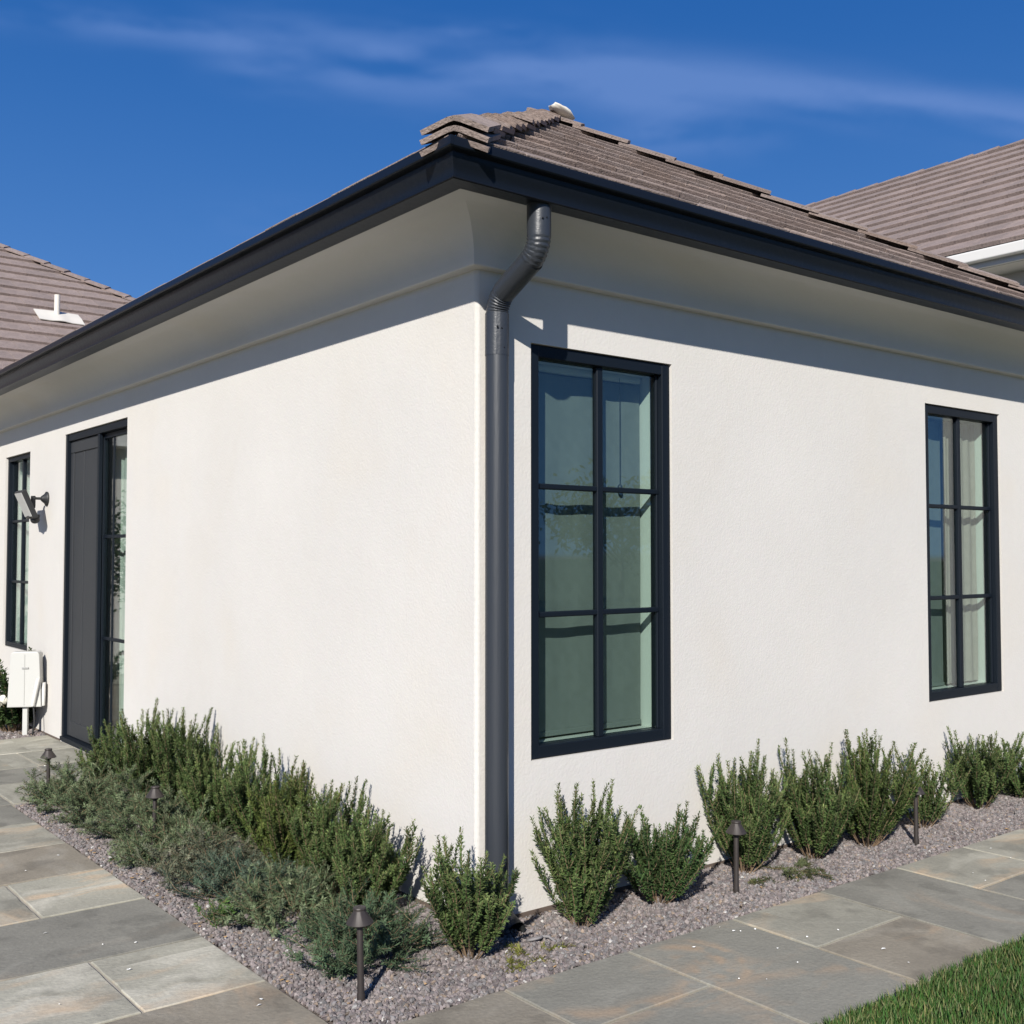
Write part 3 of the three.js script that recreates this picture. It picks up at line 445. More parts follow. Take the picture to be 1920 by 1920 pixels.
/* ------------------------------------------------------------------ the two neighbouring roofs */
TH = 0.041;
{ // beyond the left eave: face towards +z, hip falling to the right
  const h = thing('house', 'neighbouring house with pinkish tile roof and pale vent pipe beyond the left eave', 'house', [0, 0, 0]);
  const ez = -10.25, ey = P * (-5 - ez), ex = 8.31, hx = ex - 0.45, fx = -9, rise = 4.6, roof = partGroup('roof', h), w = ex - fx;
  part('wall', box(fx + 0.45, hx, -0.11, ey, -21, ez - 0.45), M.stucco, h);
  part('fascia', rbox(fx, ex, ey - 0.17, ey + 0.01, ez - 0.03, ez - 0.002), M.white, h);
  part('soffit', box(fx, ex, ey - 0.17, ey - 0.14, ez - 0.5, ez - 0.031), M.cove, h);
  const sl = rise / sinP, run = rise / P;
  tileFace(roof, { O: V3(fx, ey, ez), U: V3(1, 0, 0), S: V3(0, sinP, -cosP), poly: [[0, 0], [w, 0], [w - run, sl], [0, sl]], exp: 0.398, W: 0.34, mats: M.tilesGrey, seed: 31, single: (u, s) => { const x = fx + u; return s > 0.5 && x > -0.4 && x < 4.6 && s < 8 && (x > 0.3 + 0.18 * s - 0.9); } });
  tileFace(roof, { O: V3(ex, ey, ez), U: V3(0, 0, -1), S: V3(-cosP, sinP, 0), poly: [[0, 0], [run * 2, 0], [run, sl]], exp: 0.398, W: 0.34, mats: M.tilesGrey.slice(0, 1), seed: 32, single: () => false });
  caps(roof, V3(ex, ey, ez), V3(ex - run, ey + rise, ez - run), NR, NF, { mats: M.tilesGrey, seed: 33, lift: 0.105, exp: 0.40, len: 0.46, wing: 0.16 });
  // vent pipe with a loose lead flashing
  const vp = V3(0, 0, 0); { const tx = 2.09; const s = 3.95; vp.set(tx, ey + s * sinP, ez - s * cosP); }
  const v = partGroup('vent', h); v.position.copy(vp);
  part('vent_pipe', tube([[0, -0.1, 0], [0, 0.2, 0], [0, 0.42, 0]], () => 0.042, 16, true), M.lead, v);
  const fl = new THREE.BoxGeometry(0.66, 0.012, 0.42, 18, 1, 8), p = fl.attributes.position; for (let i = 0; i < p.count; i++) p.setY(i, p.getY(i) + 0.03 * (vnoise(p.getX(i) * 6 + 9, p.getZ(i) * 6 + 4, 8) - 0.4)); fl.computeVertexNormals(); const fm = part('flashing', fl, M.lead, v); fm.position.set(0.02, 0.075, 0.06); fm.rotation.x = Math.atan(P);
}
{ // beyond the right hip: face towards -x, eave with white fascia
  const h = thing('house', 'taller neighbouring house with grey tile roof and white fascia beyond the right hip', 'house');
  const ex = 7.9, ey = P * ex, rx = 12.5, z0 = -13, z1 = 3, roof = partGroup('roof', h), sl = (rx - ex) / cosP;
  part('wall', box(ex + 0.42, 2 * rx - ex - 0.42, -0.11, ey - 0.02, z0 + 0.4, z1 - 0.4), M.stucco, h);
  part('fascia', merge([rbox(ex - 0.02, ex + 0.02, ey - 0.185, ey - 0.01, z0, z1), rbox(ex - 0.11, ex - 0.021, ey - 0.13, ey - 0.012, z0, z1, 0.02)]), M.white, h);
  part('soffit', box(ex + 0.021, ex + 0.43, ey - 0.19, ey - 0.16, z0, z1), M.cove, h);
  tileFace(roof, { O: V3(ex - 0.05, ey - 0.03, z0), U: V3(0, 0, 1), S: V3(cosP, sinP, 0), poly: [[0, 0], [z1 - z0, 0], [z1 - z0, sl], [0, sl]], exp: 0.405, W: 0.34, mats: M.tilesGrey, seed: 41, single: (u, s) => { const z = z0 + u; return z < -0.6 - 0.55 * s + 0.3 && z > -4.4 - 0.95 * s; } });
  tileFace(roof, { O: V3(2 * rx - ex, ey - 0.03, z1), U: V3(0, 0, -1), S: V3(-cosP, sinP, 0), poly: [[0, 0], [z1 - z0, 0], [z1 - z0, sl], [0, sl]], exp: 0.405, W: 0.34, mats: M.tilesGrey.slice(0, 1), seed: 42, single: () => false });
  caps(roof, V3(rx, ey + P * (rx - ex) - 0.03, z1), V3(rx, ey + P * (rx - ex) - 0.03, z0), NL, NR, { mats: M.tilesGrey, seed: 43, lift: 0.105, name: 'ridge_cap', exp: 0.40, len: 0.46, wing: 0.16 });
}

/* ------------------------------------------------------------------ planting */
function leafOn(t, P0, dir, nrm, len, wid, col) { // folded lance leaf: two triangles along the midrib
  const side = new THREE.Vector3().crossVectors(dir, nrm).normalize(), m = P0.clone().addScaledVector(dir, len * 0.5), tip = P0.clone().addScaledVector(dir, len), a = m.clone().addScaledVector(side, wid / 2).addScaledVector(nrm, wid * 0.12), b = m.clone().addScaledVector(side, -wid / 2).addScaledVector(nrm, wid * 0.12), p0 = P0.toArray(), tp = tip.toArray();
  t.tri(p0, a.toArray(), tp, col); t.tri(p0, tp, b.toArray(), col);
}
function twigOn(t, pts, r0, r1) { for (let i = 0; i + 1 < pts.length; i++) { const a = pts[i], b = pts[i + 1], d = b.clone().sub(a).normalize(), u = new THREE.Vector3(d.z, 0.02, -d.x).normalize(), v = new THREE.Vector3().crossVectors(d, u), ra = lerp(r0, r1, i / (pts.length - 1)), rb = lerp(r0, r1, (i + 1) / (pts.length - 1)); const ring = (c, r) => [0, 1, 2].map(k => { const th = k * 2.094; return c.clone().addScaledVector(u, r * Math.cos(th)).addScaledVector(v, r * Math.sin(th)).toArray(); }); const A = ring(a, ra), B = ring(b, rb); for (let k = 0; k < 3; k++) { const q = (k + 1) % 3; t.quad(A[k], A[q], B[q], B[k], null); } } }
function sprig(L, T, R, start, dir, len, o) { // one leafy shoot, returns its points
  const pts = [start.clone()], d = dir.clone(), n = 6; let p = start.clone();
  for (let i = 0; i < n; i++) { d.add(new THREE.Vector3((R() - 0.5) * o.wig, (R() - 0.5) * o.wig * 0.4 + o.up, (R() - 0.5) * o.wig)).normalize(); p = p.clone().addScaledVector(d, len / n); if (p.y < 0.008) { p.y = 0.008 + R() * 0.01; d.y = Math.abs(d.y) * 0.3; } if (o.keep) o.keep(p); pts.push(p); }
  twigOn(T, pts, o.twig, o.twig * 0.35);
  const count = Math.round(len / o.gap), bare = o.bare ?? 0.12, tone = 0.55 + 0.8 * R(), warm = R();
  for (let i = 0; i < count; i++) {
    const f = bare + (1 - bare) * (i + R()) / count, k = Math.min(n - 1, Math.floor(f * n)), c = pts[k].clone().lerp(pts[k + 1], f * n - k), ax = pts[k + 1].clone().sub(pts[k]).normalize();
    const per = o.whorl ?? 2, ph = R() * 6.28;
    for (let w = 0; w < per; w++) {
      const th = ph + w * 6.283 / per + (R() - 0.5) * 0.9, u = new THREE.Vector3(ax.z, 0.01, -ax.x).normalize(), v = new THREE.Vector3().crossVectors(ax, u), out = u.multiplyScalar(Math.cos(th)).addScaledVector(v, Math.sin(th)), open = lerp(o.open0, o.open1, R()), ld = ax.clone().multiplyScalar(Math.cos(open)).addScaledVector(out, Math.sin(open)).normalize(), nr = out.clone().multiplyScalar(-Math.cos(open)).addScaledVector(ax, Math.sin(open)).normalize();
      const sz = o.leaf * (0.7 + 0.6 * R()) * (f > 0.9 ? 0.75 : 1), g = tone * (0.75 + 0.5 * R()), y = f > 0.82 ? 0.5 : 0, c0 = o.col, c1 = o.tip, mix = Math.min(1, Math.max(0, y * R() + 0.55 * warm * R()));
      leafOn(L, c.clone().addScaledVector(out, o.twig), ld, nr, sz, sz * o.ratio, [lerp(c0[0], c1[0], mix) * g, lerp(c0[1], c1[1], mix) * g, lerp(c0[2], c1[2], mix) * g]);
    }
  }
  return pts;
}
const GREEN = { col: [0.062, 0.108, 0.032], tip: [0.205, 0.240, 0.085] }, GREY = { col: [0.096, 0.138, 0.066], tip: [0.230, 0.250, 0.150] };
function upright(label, [x, z], h, w, seed, { n = 16, lean = [0, 0], tone = GREEN, bareBase = 0.14, dens = 1, group } = {}) {
  const t = thing('upright_shrub', label, 'shrub', [x, bedY(x, z) - 0.01, z], group), R = rng(seed), L = new Tris(true), T = new Tris(); h *= 1.12; w *= 1.3; n = Math.round(n * 1.5);
  const keep = (p) => { const wx = x + p.x, wz = z + p.z; if (z > 0) { if (wx > -0.03 && wz < 0.03) p.z = 0.03 - z + R() * 0.015; } else if (wx > -0.03) p.x = -0.03 - x - R() * 0.015; };
  for (let i = 0; i < n; i++) {
    const a = i / n * 6.283 * 2.4 + R() * 0.9, q = Math.sqrt((i + 0.5) / n), sp = q * w, hh = h * (1.0 - 0.22 * q * q) * (0.50 + 0.52 * Math.pow(R(), 0.8)) * (i % 9 === 1 ? 1.05 : 1);
    const tip = new THREE.Vector3(Math.cos(a) * sp + lean[0] * hh, hh, Math.sin(a) * sp + lean[1] * hh), base = new THREE.Vector3(Math.cos(a) * 0.035 * q, 0, Math.sin(a) * 0.035 * q), d = tip.clone().sub(base), len = d.length(); d.normalize(); d.y *= 0.72; d.normalize();
    const o = { wig: 0.16, up: 0.10, twig: 0.0030, gap: 0.0058 / dens, whorl: 3, open0: 0.35, open1: 1.25, leaf: 0.0180, ratio: 0.42, bare: bareBase + 0.1 * R(), keep, ...tone };
    const pts = sprig(L, T, R, base, d, len, o), ns = 5 + Math.floor(R() * 4);
    for (let k = 0; k < ns; k++) { const f = 0.12 + 0.62 * R(), j = Math.floor(f * 6), s = pts[j].clone().lerp(pts[j + 1], f * 6 - j), b = R() * 6.283, sd = new THREE.Vector3(Math.cos(b) * 0.75, 0.9, Math.sin(b) * 0.75).normalize(); sprig(L, T, R, s, sd, len * (0.16 + 0.26 * R()) * (1.15 - 0.5 * f), { ...o, twig: 0.0018, bare: 0.02, gap: 0.0056 / dens, wig: 0.2, up: 0.12 }); }
  }
  part('stems', T.geo(), M.twig, t); part('foliage', L.geo(), M.leaf, t); return t;
}
function trailing(label, [x, z], rx, rz, h, seed, { n = 46, tone = GREY, group, dirs = null, flat = 1 } = {}) {
  const t = thing('trailing_shrub', label, 'shrub', [x, bedY(x, z) - 0.005, z], group), R = rng(seed), L = new Tris(true), T = new Tris(); rx *= 1.25; rz *= 1.25; h *= 1.3; n = Math.round(n * 1.5);
  const keep = (p) => { const wx = x + p.x, wz = z + p.z; if (wx < -0.90) p.x = -0.90 - x + R() * 0.02; if (wx > -0.03 && wz < 0) p.x = -0.03 - x; };
  for (let i = 0; i < n; i++) {
    const a = dirs ? lerp(dirs[0], dirs[1], R()) : R() * 6.283, q = Math.sqrt(R()), s = new THREE.Vector3(Math.cos(a) * rx * 0.5 * q, 0.01 + 0.5 * h * (1 - q) * R(), Math.sin(a) * rz * 0.5 * q), el = (0.15 + 0.9 * (1 - q) + 0.5 * R()) * flat;
    const d = new THREE.Vector3(Math.cos(a) * Math.cos(el), Math.sin(el), Math.sin(a) * Math.cos(el)), len = (0.10 + 0.13 * R()) * (0.7 + h * 2.2);
    const o = { wig: 0.5, up: -0.02, twig: 0.0021, gap: 0.0056, whorl: 3, open0: 0.5, open1: 1.35, leaf: 0.019, ratio: 0.22, bare: 0.04, keep, ...tone }, pts = sprig(L, T, R, s, d, len, o);
    for (let k = 0; k < 3; k++) { const j = 1 + Math.floor(R() * 4), b = R() * 6.283; sprig(L, T, R, pts[j], new THREE.Vector3(Math.cos(b), (0.5 + 0.5 * R()) * flat, Math.sin(b)).normalize(), len * (0.3 + 0.3 * R()), { ...o, twig: 0.0015 }); }
  }
  part('stems', T.geo(), M.twig, t); part('foliage', L.geo(), M.leaf, t); return t;
}
const GL = 'upright shrubs along the left wall', GR = 'upright shrubs along the right wall', GT = 'trailing shrubs in the left bed';
// left wall, far to near
upright('dark upright shrub against the near jamb of the door', [-0.30, -3.72], 0.42, 0.20, 501, { group: GL, n: 18 });
upright('tall dense upright shrub second from the door along the left wall', [-0.24, -3.22], 0.58, 0.22, 502, { group: GL, n: 22 });
upright('tallest columnar shrub on the left wall, third from the door', [-0.22, -2.62], 0.63, 0.20, 503, { group: GL, n: 22 });
upright('dark upright shrub fourth from the door along the left wall', [-0.22, -2.08], 0.55, 0.21, 504, { group: GL, n: 22 });
upright('thin spired upright shrub fifth from the door along the left wall', [-0.22, -1.56], 0.59, 0.20, 505, { group: GL, n: 21 });
upright('yellowish green upright shrub sixth from the door along the left wall', [-0.28, -1.12], 0.52, 0.22, 506, { group: GL, n: 22, tone: { col: [0.074, 0.110, 0.026], tip: [0.150, 0.170, 0.040] } });
upright('upright shrub third from the house corner along the left wall', [-0.24, -0.80], 0.52, 0.20, 507, { group: GL, n: 20 });
upright('upright shrub with its dark shadow on the wall, second from the house corner', [-0.27, -0.42], 0.45, 0.20, 508, { group: GL, n: 22 });
upright('loose vase shaped shrub standing right at the house corner, left of the downspout', [-0.20, 0.235], 0.47, 0.20, 509, { n: 17, lean: [-0.06, 0.0] });
// right wall, near to far
upright('vase shaped shrub just right of the downspout under the near window', [0.385, 0.225], 0.575, 0.20, 510, { group: GR, n: 17, lean: [0.0, 0] });
upright('low spreading dark shrub between the downspout shrub and the path light', [0.86, 0.215], 0.43, 0.26, 511, { group: GR, n: 19, tone: { col: [0.046, 0.090, 0.028], tip: [0.100, 0.14, 0.04] } });
upright('tall loose shrub behind the path light below the near window', [1.52, 0.15], 0.60, 0.22, 512, { group: GR, n: 21 });
upright('dense upright shrub right of the nearer right-hand path light', [2.00, 0.205], 0.56, 0.21, 513, { group: GR, n: 23 });
upright('dense pointed shrub midway between the two right-hand path lights', [2.43, 0.235], 0.57, 0.25, 514, { group: GR, n: 24, tone: { col: [0.066, 0.108, 0.030], tip: [0.140, 0.17, 0.045] } });
upright('thin see-through shrub behind the farther right-hand path light', [3.02, 0.20], 0.47, 0.20, 515, { group: GR, n: 11, dens: 0.8 });
upright('shrub with bare tan base twigs under the far window', [3.72, 0.16], 0.50, 0.26, 516, { group: GR, n: 19, bareBase: 0.3 });
upright('short rounded shrub at the right edge past the far window', [4.25, 0.19], 0.34, 0.30, 517, { group: GR, n: 20 });
// trailing plants in the left bed
trailing('trailing grey green shrub round the farthest path light', [-0.60, -3.42], 0.30, 0.34, 0.20, 601, { group: GT, n: 44 });
trailing('trailing shrub second from the far end of the left bed', [-0.56, -2.86], 0.30, 0.34, 0.20, 602, { group: GT });
trailing('trailing shrub beyond the left-bed path light that stands among leaves', [-0.53, -2.35], 0.28, 0.30, 0.17, 603, { group: GT });
trailing('trailing shrub at the foot of the left-bed path light that stands among leaves', [-0.56, -1.86], 0.32, 0.32, 0.16, 604, { group: GT });
trailing('pale grey sparse trailing shrub in the middle of the left bed', [-0.53, -1.42], 0.32, 0.28, 0.13, 605, { group: GT, tone: { col: [0.12, 0.14, 0.088], tip: [0.22, 0.21, 0.15] } });
trailing('bluish trailing shrub in front of the yellowish upright shrub', [-0.55, -0.98], 0.30, 0.28, 0.14, 606, { group: GT, tone: { col: [0.072, 0.112, 0.074], tip: [0.14, 0.17, 0.12] } });
trailing('low green trailing shrub nearer the camera, left bed', [-0.55, -0.56], 0.32, 0.28, 0.13, 607, { group: GT });
trailing('trailing shrub directly behind the nearest path light', [-0.54, -0.02], 0.30, 0.26, 0.15, 608, { group: GT, tone: { col: [0.062, 0.104, 0.052], tip: [0.12, 0.16, 0.09] }, n: 50 });
trailing('small bright green sprig on the gravel at the left path edge', [-0.83, -0.70], 0.03, 0.03, 0.02, 609, { n: 4, tone: { col: [0.07, 0.15, 0.03], tip: [0.12, 0.2, 0.05] } });
trailing('flat runner lying on the gravel beyond the nearer right-hand path light', [1.66, 0.30], 0.30, 0.10, 0.03, 610, { n: 10, flat: 0.12, tone: { col: [0.075, 0.095, 0.040], tip: [0.14, 0.13, 0.06] } });
trailing('yellowish runner on the gravel in front of the corner shrub', [-0.08, 0.37], 0.24, 0.05, 0.02, 611, { n: 4, flat: 0.1, tone: { col: [0.12, 0.13, 0.03], tip: [0.2, 0.18, 0.05] } });

// rose bush past the utility box
{
  const t = thing('rose_bush', 'dark green bush with white roses left of the utility box', 'bush', [-0.17, -0.01, -6.64]), R = rng(701), L = new Tris(true), T = new Tris();
  for (let i = 0; i < 40; i++) { const a = R() * 6.28, q = Math.sqrt(R()); const d = new THREE.Vector3(Math.cos(a) * q * 0.7, 1, Math.sin(a) * q * 0.7).normalize(); sprig(L, T, R, new THREE.Vector3(Math.cos(a) * 0.1 * q, 0, Math.sin(a) * 0.1 * q), d, (0.42 + 0.36 * R()), { wig: 0.4, up: 0.0, twig: 0.005, gap: 0.012, whorl: 3, open0: 0.5, open1: 1.4, leaf: 0.045, ratio: 0.55, bare: 0.15, keep: (p) => { if (p.x > 0.14) p.x = 0.14 - R() * 0.02; if (p.z > 0.26) p.z = 0.26 - R() * 0.03; }, col: [0.045, 0.085, 0.025], tip: [0.10, 0.15, 0.04] }); }
  part('stems', T.geo(), M.twig, t); part('foliage', L.geo(), M.leaf, t);
  const fg = merge([...Array(12)].map((_, i) => { const g = new THREE.SphereGeometry(0.045, 8, 5, 0, 1.9, 0.2, 1.3), a = i * 2.4; g.scale(1, 0.9, 1); g.translate(0, -0.012 - 0.002 * i, 0); g.rotateX(0.25 + 0.05 * i); g.rotateY(a); return g; }));
  for (const [x, y, z] of [[-0.16, 0.48, 0.16], [-0.20, 0.36, 0.22], [-0.14, 0.33, 0.26], [-0.2, 0.62, 0.05], [-0.25, 0.42, 0.12], [-0.22, 0.30, 0.30], [-0.16, 0.52, 0.16]]) { const f = part('rose', fg, M.petal, t); f.position.set(x, y, z); f.rotation.set(R(), R() * 6, -0.5); }
}

/* ------------------------------------------------------------------ path lights */
function pathLight(label, [x, z], tilt = 0) {
  const t = thing('path_light', label, 'path light', [x, bedY(x, z) - 0.02, z], 'bronze path lights in the gravel beds'); t.rotation.z = tilt;
  part('post', new THREE.LatheGeometry([[0.0, 0], [0.0145, 0], [0.0145, 0.05], [0.0125, 0.056], [0.0112, 0.20], [0.0105, 0.30], [0, 0.30]].map(p => new THREE.Vector2(...p)), 18), M.bronze, t);
  part('collar', new THREE.LatheGeometry([[0.0107, 0.283], [0.0165, 0.283], [0.0175, 0.288], [0.0175, 0.300], [0.013, 0.305], [0, 0.306]].map(p => new THREE.Vector2(...p)), 18), M.bronze, t);
  part('shade', toCreasedNormals(new THREE.LatheGeometry([[0.044, 0.297], [0.0475, 0.2965], [0.048, 0.2985], [0.0215, 0.338], [0.0205, 0.342], [0.0225, 0.3435], [0.0235, 0.3475], [0.0215, 0.351], [0, 0.353]].map(p => new THREE.Vector2(...p)), 22).toNonIndexed(), 0.5), M.bronze, t);
}
pathLight('bronze path light at the far end of the left bed, standing against the paving', [-0.717, -3.583], 0.01);
pathLight('bronze path light rising out of the trailing shrubs in the left bed', [-0.602, -2.06], -0.015);
pathLight('nearest bronze path light, alone on bare gravel with its shadow beside it', [-0.755, 0.351], 0.025);
pathLight('bronze path light in front of the tall loose shrub by the right path', [1.228, 0.352], -0.01);
pathLight('bronze path light at the right, before the thin shrub', [2.66, 0.387], 0.0);

/* ------------------------------------------------------------------ floodlight on the left wall */
{
  const t = thing('floodlight', 'black floodlight with grey face on a wall bracket left of the door', 'floodlight', [0, 2.04, -6.34]);
  const pl = new THREE.LatheGeometry([[0, 0], [0.062, 0], [0.062, 0.012], [0.045, 0.022], [0.022, 0.05], [0.016, 0.055], [0, 0.056]].map(p => new THREE.Vector2(...p)), 20); pl.rotateZ(Math.PI / 2); part('wall_plate', pl, M.black, t);
  part('arm', merge([tube([[-0.05, 0, 0], [-0.08, 0, 0], [-0.115, 0, 0]], () => 0.012, 10, true), rbox(-0.135, -0.10, -0.075, 0.022, -0.016, 0.016, 0.006), rbox(-0.165, -0.10, -0.085, -0.05, -0.014, 0.014, 0.006)]), M.black, t);
  const hd = partGroup('lamp_head', t); hd.position.set(-0.175, -0.045, 0.0); hd.rotation.z = 0.42;
  part('housing', rbox(-0.025, 0.02, -0.14, 0.12, -0.12, 0.12, 0.012), M.black, hd);
  part('lens', rbox(-0.031, -0.0245, -0.115, 0.105, -0.105, 0.105, 0.002), M.lens, hd);
  const s = new THREE.SphereGeometry(0.04, 14, 10); s.scale(1, 0.9, 1); s.translate(-0.10, -0.185, 0.0); part('sensor', merge([s, rbox(-0.16, -0.07, -0.175, -0.14, -0.05, 0.05, 0.01)]), M.black, t);
}
/* white utility box on a post */
{
  const t = thing('utility_box', 'white plastic utility box on a post by the left wall', 'utility box', [-0.16, 0, -6.30]); t.rotation.y = -0.5; t.scale.set(0.68, 0.98, 0.8);
  const sh = new THREE.Shape(); sh.moveTo(-0.195, 0.26); sh.lineTo(0.195, 0.26); sh.lineTo(0.165, 0.69); sh.quadraticCurveTo(0.163, 0.725, 0.13, 0.725); sh.lineTo(-0.13, 0.725); sh.quadraticCurveTo(-0.163, 0.725, -0.165, 0.69); sh.closePath();
  const g = new THREE.ExtrudeGeometry(sh, { depth: 0.13, bevelEnabled: true, bevelSize: 0.008, bevelThickness: 0.008, bevelSegments: 2 }); g.translate(0, 0, -0.065); part('cabinet', g, M.boxPlastic, t);
  part('door_seam', rbox(-0.004, 0.004, 0.27, 0.71, 0.070, 0.0765, 0.002), std({ color: lin(0.36, 0.36, 0.34), roughness: 0.7 }), t);
  part('latch', rbox(-0.03, 0.05, 0.585, 0.60, 0.072, 0.084, 0.003), std({ color: lin(0.30, 0.30, 0.29), roughness: 0.6 }), t);
  part('post', rbox(-0.03, 0.03, -0.05, 0.262, -0.03, 0.03, 0.006), M.boxPlastic, t);
  part('conduit', merge([tube([[0.17, 0.50, 0.09], [0.14, 0.38, 0.10], [0.11, 0.27, 0.09]], () => 0.024, 12, true), tube([[0.215, 0.46, 0.02], [0.215, 0.36, 0.02], [0.21, 0.26, 0.02]], () => 0.026, 12, true)]), M.white, t);
  part('cable', tube([[0.10, 0.27, 0.03], [0.12, 0.12, 0.05], [0.09, -0.02, 0.03]], () => 0.010, 8), M.black, t);
}
/* small things on the ground */
{
  const g = new THREE.TorusGeometry(0.030, 0.0055, 8, 26); g.rotateX(Math.PI / 2 - 0.35); g.translate(0, 0.014, 0);
  const d = thing('drip_tube', 'grey loop of drip tubing half buried in gravel right of the downspout', 'tubing', [0.10, bedY(0.1, 0.26) + 0.0, 0.262]); part('loop', g, std({ color: lin(0.20, 0.19, 0.19), roughness: 0.7 }), d);
  part('tail', tube([[0.03, 0.016, 0.0], [0.05, 0.02, 0.03], [0.055, 0.008, 0.07]], () => 0.0055, 8), std({ color: lin(0.20, 0.19, 0.19), roughness: 0.7 }), d);
  const R = rng(811), fl = (name, label, cat, mat, n, sz, place) => { const t = new Tris(); for (let i = 0; i < n; i++) { const [x, y, z] = place(R, i), a0 = R() * 6.28, s = sz * (0.5 + R()); const pt = [0, 1, 2, 3, 4].map(k => { const a = a0 + k * 1.2566, r = s * (0.5 + 0.6 * R()); return [x + Math.cos(a) * r, y + R() * 0.004, z + Math.sin(a) * r * 0.7]; }); for (let k = 0; k < 5; k++) t.tri([x, y + 0.004, z], pt[k], pt[(k + 1) % 5], null); } const m = shadowed(new THREE.Mesh(t.geo(), mat)); m.name = numbered(name); m.userData = { label, category: cat, kind: 'stuff' }; scene.add(m); };
  const spots = [[-1.06, 0.18], [-1.03, 0.14], [-1.30, -0.42], [0.82, 0.72], [0.80, 0.70], [0.98, 0.93], [0.78, 0.94], [0.72, 1.08], [2.75, 0.86], [2.35, 0.88], [2.28, 0.98], [2.55, 1.05], [1.1, 1.2], [-1.22, -2.75], [-0.42, -4.75], [-0.5, -4.6], [-0.62, -4.4], [-1.05, -2.2], [-0.35, -4.95]];
  fl('petal_litter', 'scattered small white petals and flecks lying on the paving', 'litter', M.fleck, spots.length + 26, 0.008, (r, i) => { const s = spots[i] || (r() < 0.5 ? [-1.0 - 0.8 * r(), -5 + 5.4 * r()] : [-0.6 + 4.2 * r(), 0.62 + 0.8 * r()]); return [s[0], 0.0035, s[1]]; });
  fl('dry_leaf_litter', 'scattered tan dry leaves on the gravel bed edges', 'litter', M.dryLeaf, 60, 0.011, (r) => { const s = r() < 0.6 ? [-0.9 + 0.25 * r() * r(), -3.5 + 4 * r()] : [-0.8 + 5 * r(), 0.56 - 0.2 * r() * r()]; return [s[0], bedY(...s) + 0.012, s[1]]; });
}

/* ------------------------------------------------------------------ lawn */
{
  const R = rng(901), t = new Tris(true);
  for (let i = 0; i < 9; i++) { const a = R() * 6.28, h = 0.026 + 0.026 * R(), w = 0.0016 + 0.0009 * R(), x = (R() - 0.5) * 0.03, z = (R() - 0.5) * 0.03, bx = Math.cos(a) * h * 0.5 * R(), bz = Math.sin(a) * h * 0.5 * R(), sx = -Math.sin(a) * w, sz = Math.cos(a) * w, c = R() < 0.12 ? [0.12, 0.13, 0.045] : [0.026 + 0.018 * R(), 0.066 + 0.036 * R(), 0.012]; const A = [x - sx, 0, z - sz], B = [x + sx, 0, z + sz], C = [x + bx * 0.4 + sx * 0.8, h * 0.6, z + bz * 0.4 + sz * 0.8], D = [x + bx * 0.4 - sx * 0.8, h * 0.6, z + bz * 0.4 - sz * 0.8]; t.quad(A, B, C, D, c); t.tri(D, C, [x + bx * 1.3, h, z + bz * 1.3], c); }
  const n = 26000, im = shadowed(new THREE.InstancedMesh(t.geo(), M.blade, n)), o = new THREE.Object3D(), c = new THREE.Color(); im.name = numbered('grass'); im.userData = { label: 'mown green lawn grass beside the right-hand path', category: 'grass', kind: 'stuff' };
  for (let i = 0; i < n; i++) { const x = -0.55 + 5.2 * Math.pow(R(), 1.1), z = 1.482 + 0.010 * fbm(x * 6 + 50, 3, 4, 3) + 2.2 * Math.pow(R(), 1.5); o.position.set(x, -0.024, z); o.rotation.set((R() - 0.5) * 0.5, R() * 6.28, (R() - 0.5) * 0.5); o.scale.setScalar(0.75 + 0.6 * R()); o.updateMatrix(); im.setMatrixAt(i, o.matrix); const k = 0.7 + 0.6 * fbm(x * 3 + 9, z * 3, 14, 3) ; c.setRGB(k * (0.85 + 0.3 * R()), k, k * (0.8 + 0.4 * R())); im.setColorAt(i, c); }
  scene.add(im);
}

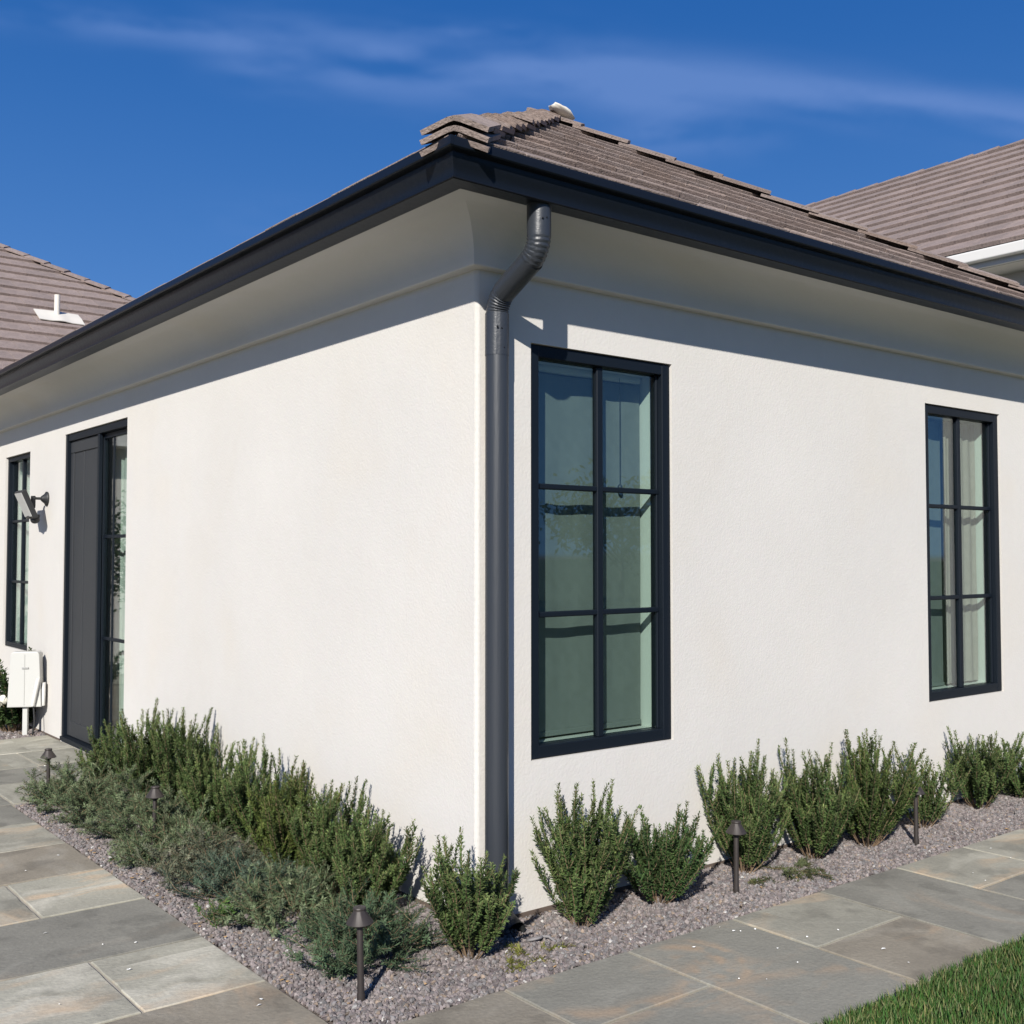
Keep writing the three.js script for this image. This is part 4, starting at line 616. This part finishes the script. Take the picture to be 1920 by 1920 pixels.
/* ------------------------------------------------------------------ trees behind the viewer and past the left wall: what the panes mirror */
function tree(name, label, [x, z], h, cr, seed, { leaves = 5200, size = 0.10, trunkH = 0.35, col = [0.055, 0.085, 0.030], group } = {}) {
  const t = thing(name, label, 'tree', [x, -0.11, z], group), R = rng(seed), T = [], L = new Tris(true), tips = [];
  T.push(tube([[0, 0, 0], [0.05, h * trunkH * 0.5, 0.02], [0.02, h * trunkH, -0.03], [0.05, h * 0.7, 0]], (i, k) => h * 0.026 * (1.1 - 0.75 * k), 8));
  for (let i = 0; i < 16; i++) { const a = R() * 6.28, e = 0.25 + 0.9 * R(), l = cr * (0.6 + 0.5 * R()), y = h * (trunkH + 0.3 * R()), b = [Math.cos(a) * Math.cos(e) * l, y + Math.sin(e) * l * 0.9, Math.sin(a) * Math.cos(e) * l]; T.push(tube([[0.02, y, 0], [b[0] * 0.5, lerp(y, b[1], 0.6), b[2] * 0.5], b], (j, k) => h * 0.010 * (1.1 - k), 5)); tips.push(b); for (let q = 0; q < 3; q++) tips.push([b[0] + (R() - 0.5) * cr * 0.7, Math.min(h, b[1] + (R() - 0.3) * cr * 0.6), b[2] + (R() - 0.5) * cr * 0.7]); }
  for (let i = 0; i < leaves; i++) { const c = tips[Math.floor(R() * tips.length)], g = () => (R() + R() + R() - 1.5) * cr * 0.26, p = new THREE.Vector3(c[0] + g(), c[1] + g(), c[2] + g()), d = new THREE.Vector3(R() - 0.5, R() - 0.6, R() - 0.5).normalize(), nr = new THREE.Vector3(R() - 0.5, R(), R() - 0.5).normalize(), k = 0.7 + 0.6 * R(); leafOn(L, p, d, nr, size * (0.6 + 0.8 * R()), size * 0.5, col.map(v => v * k)); }
  part('trunk', merge(T), M.bark, t); part('crown', L.geo(), M.leaf, t);
}
[[6, 27, 4.4, 2.2], [11, 29, 3.8, 2.0], [15.5, 26, 4.6, 2.4], [20, 28, 3.9, 2.2], [25, 25, 4.4, 2.5], [30, 27, 4.0, 2.3], [2, 30, 4.3, 2.3], [36, 24, 4.6, 2.6]].forEach(([x, z, h, r], i) => tree('garden_tree', 'leafy tree in the row far across the lawn, behind the viewer', [x, z], h, r, 951 + i, { leaves: 2600, size: 0.26, trunkH: 0.22, group: 'trees across the lawn' }));
tree('young_tree', 'small open-branched tree before the neighbouring house, mirrored in the door glass', [-1.75, -9.35], 2.35, 0.85, 981, { leaves: 2400, size: 0.07, col: [0.06, 0.085, 0.04] });

renderer.render(scene, camera);
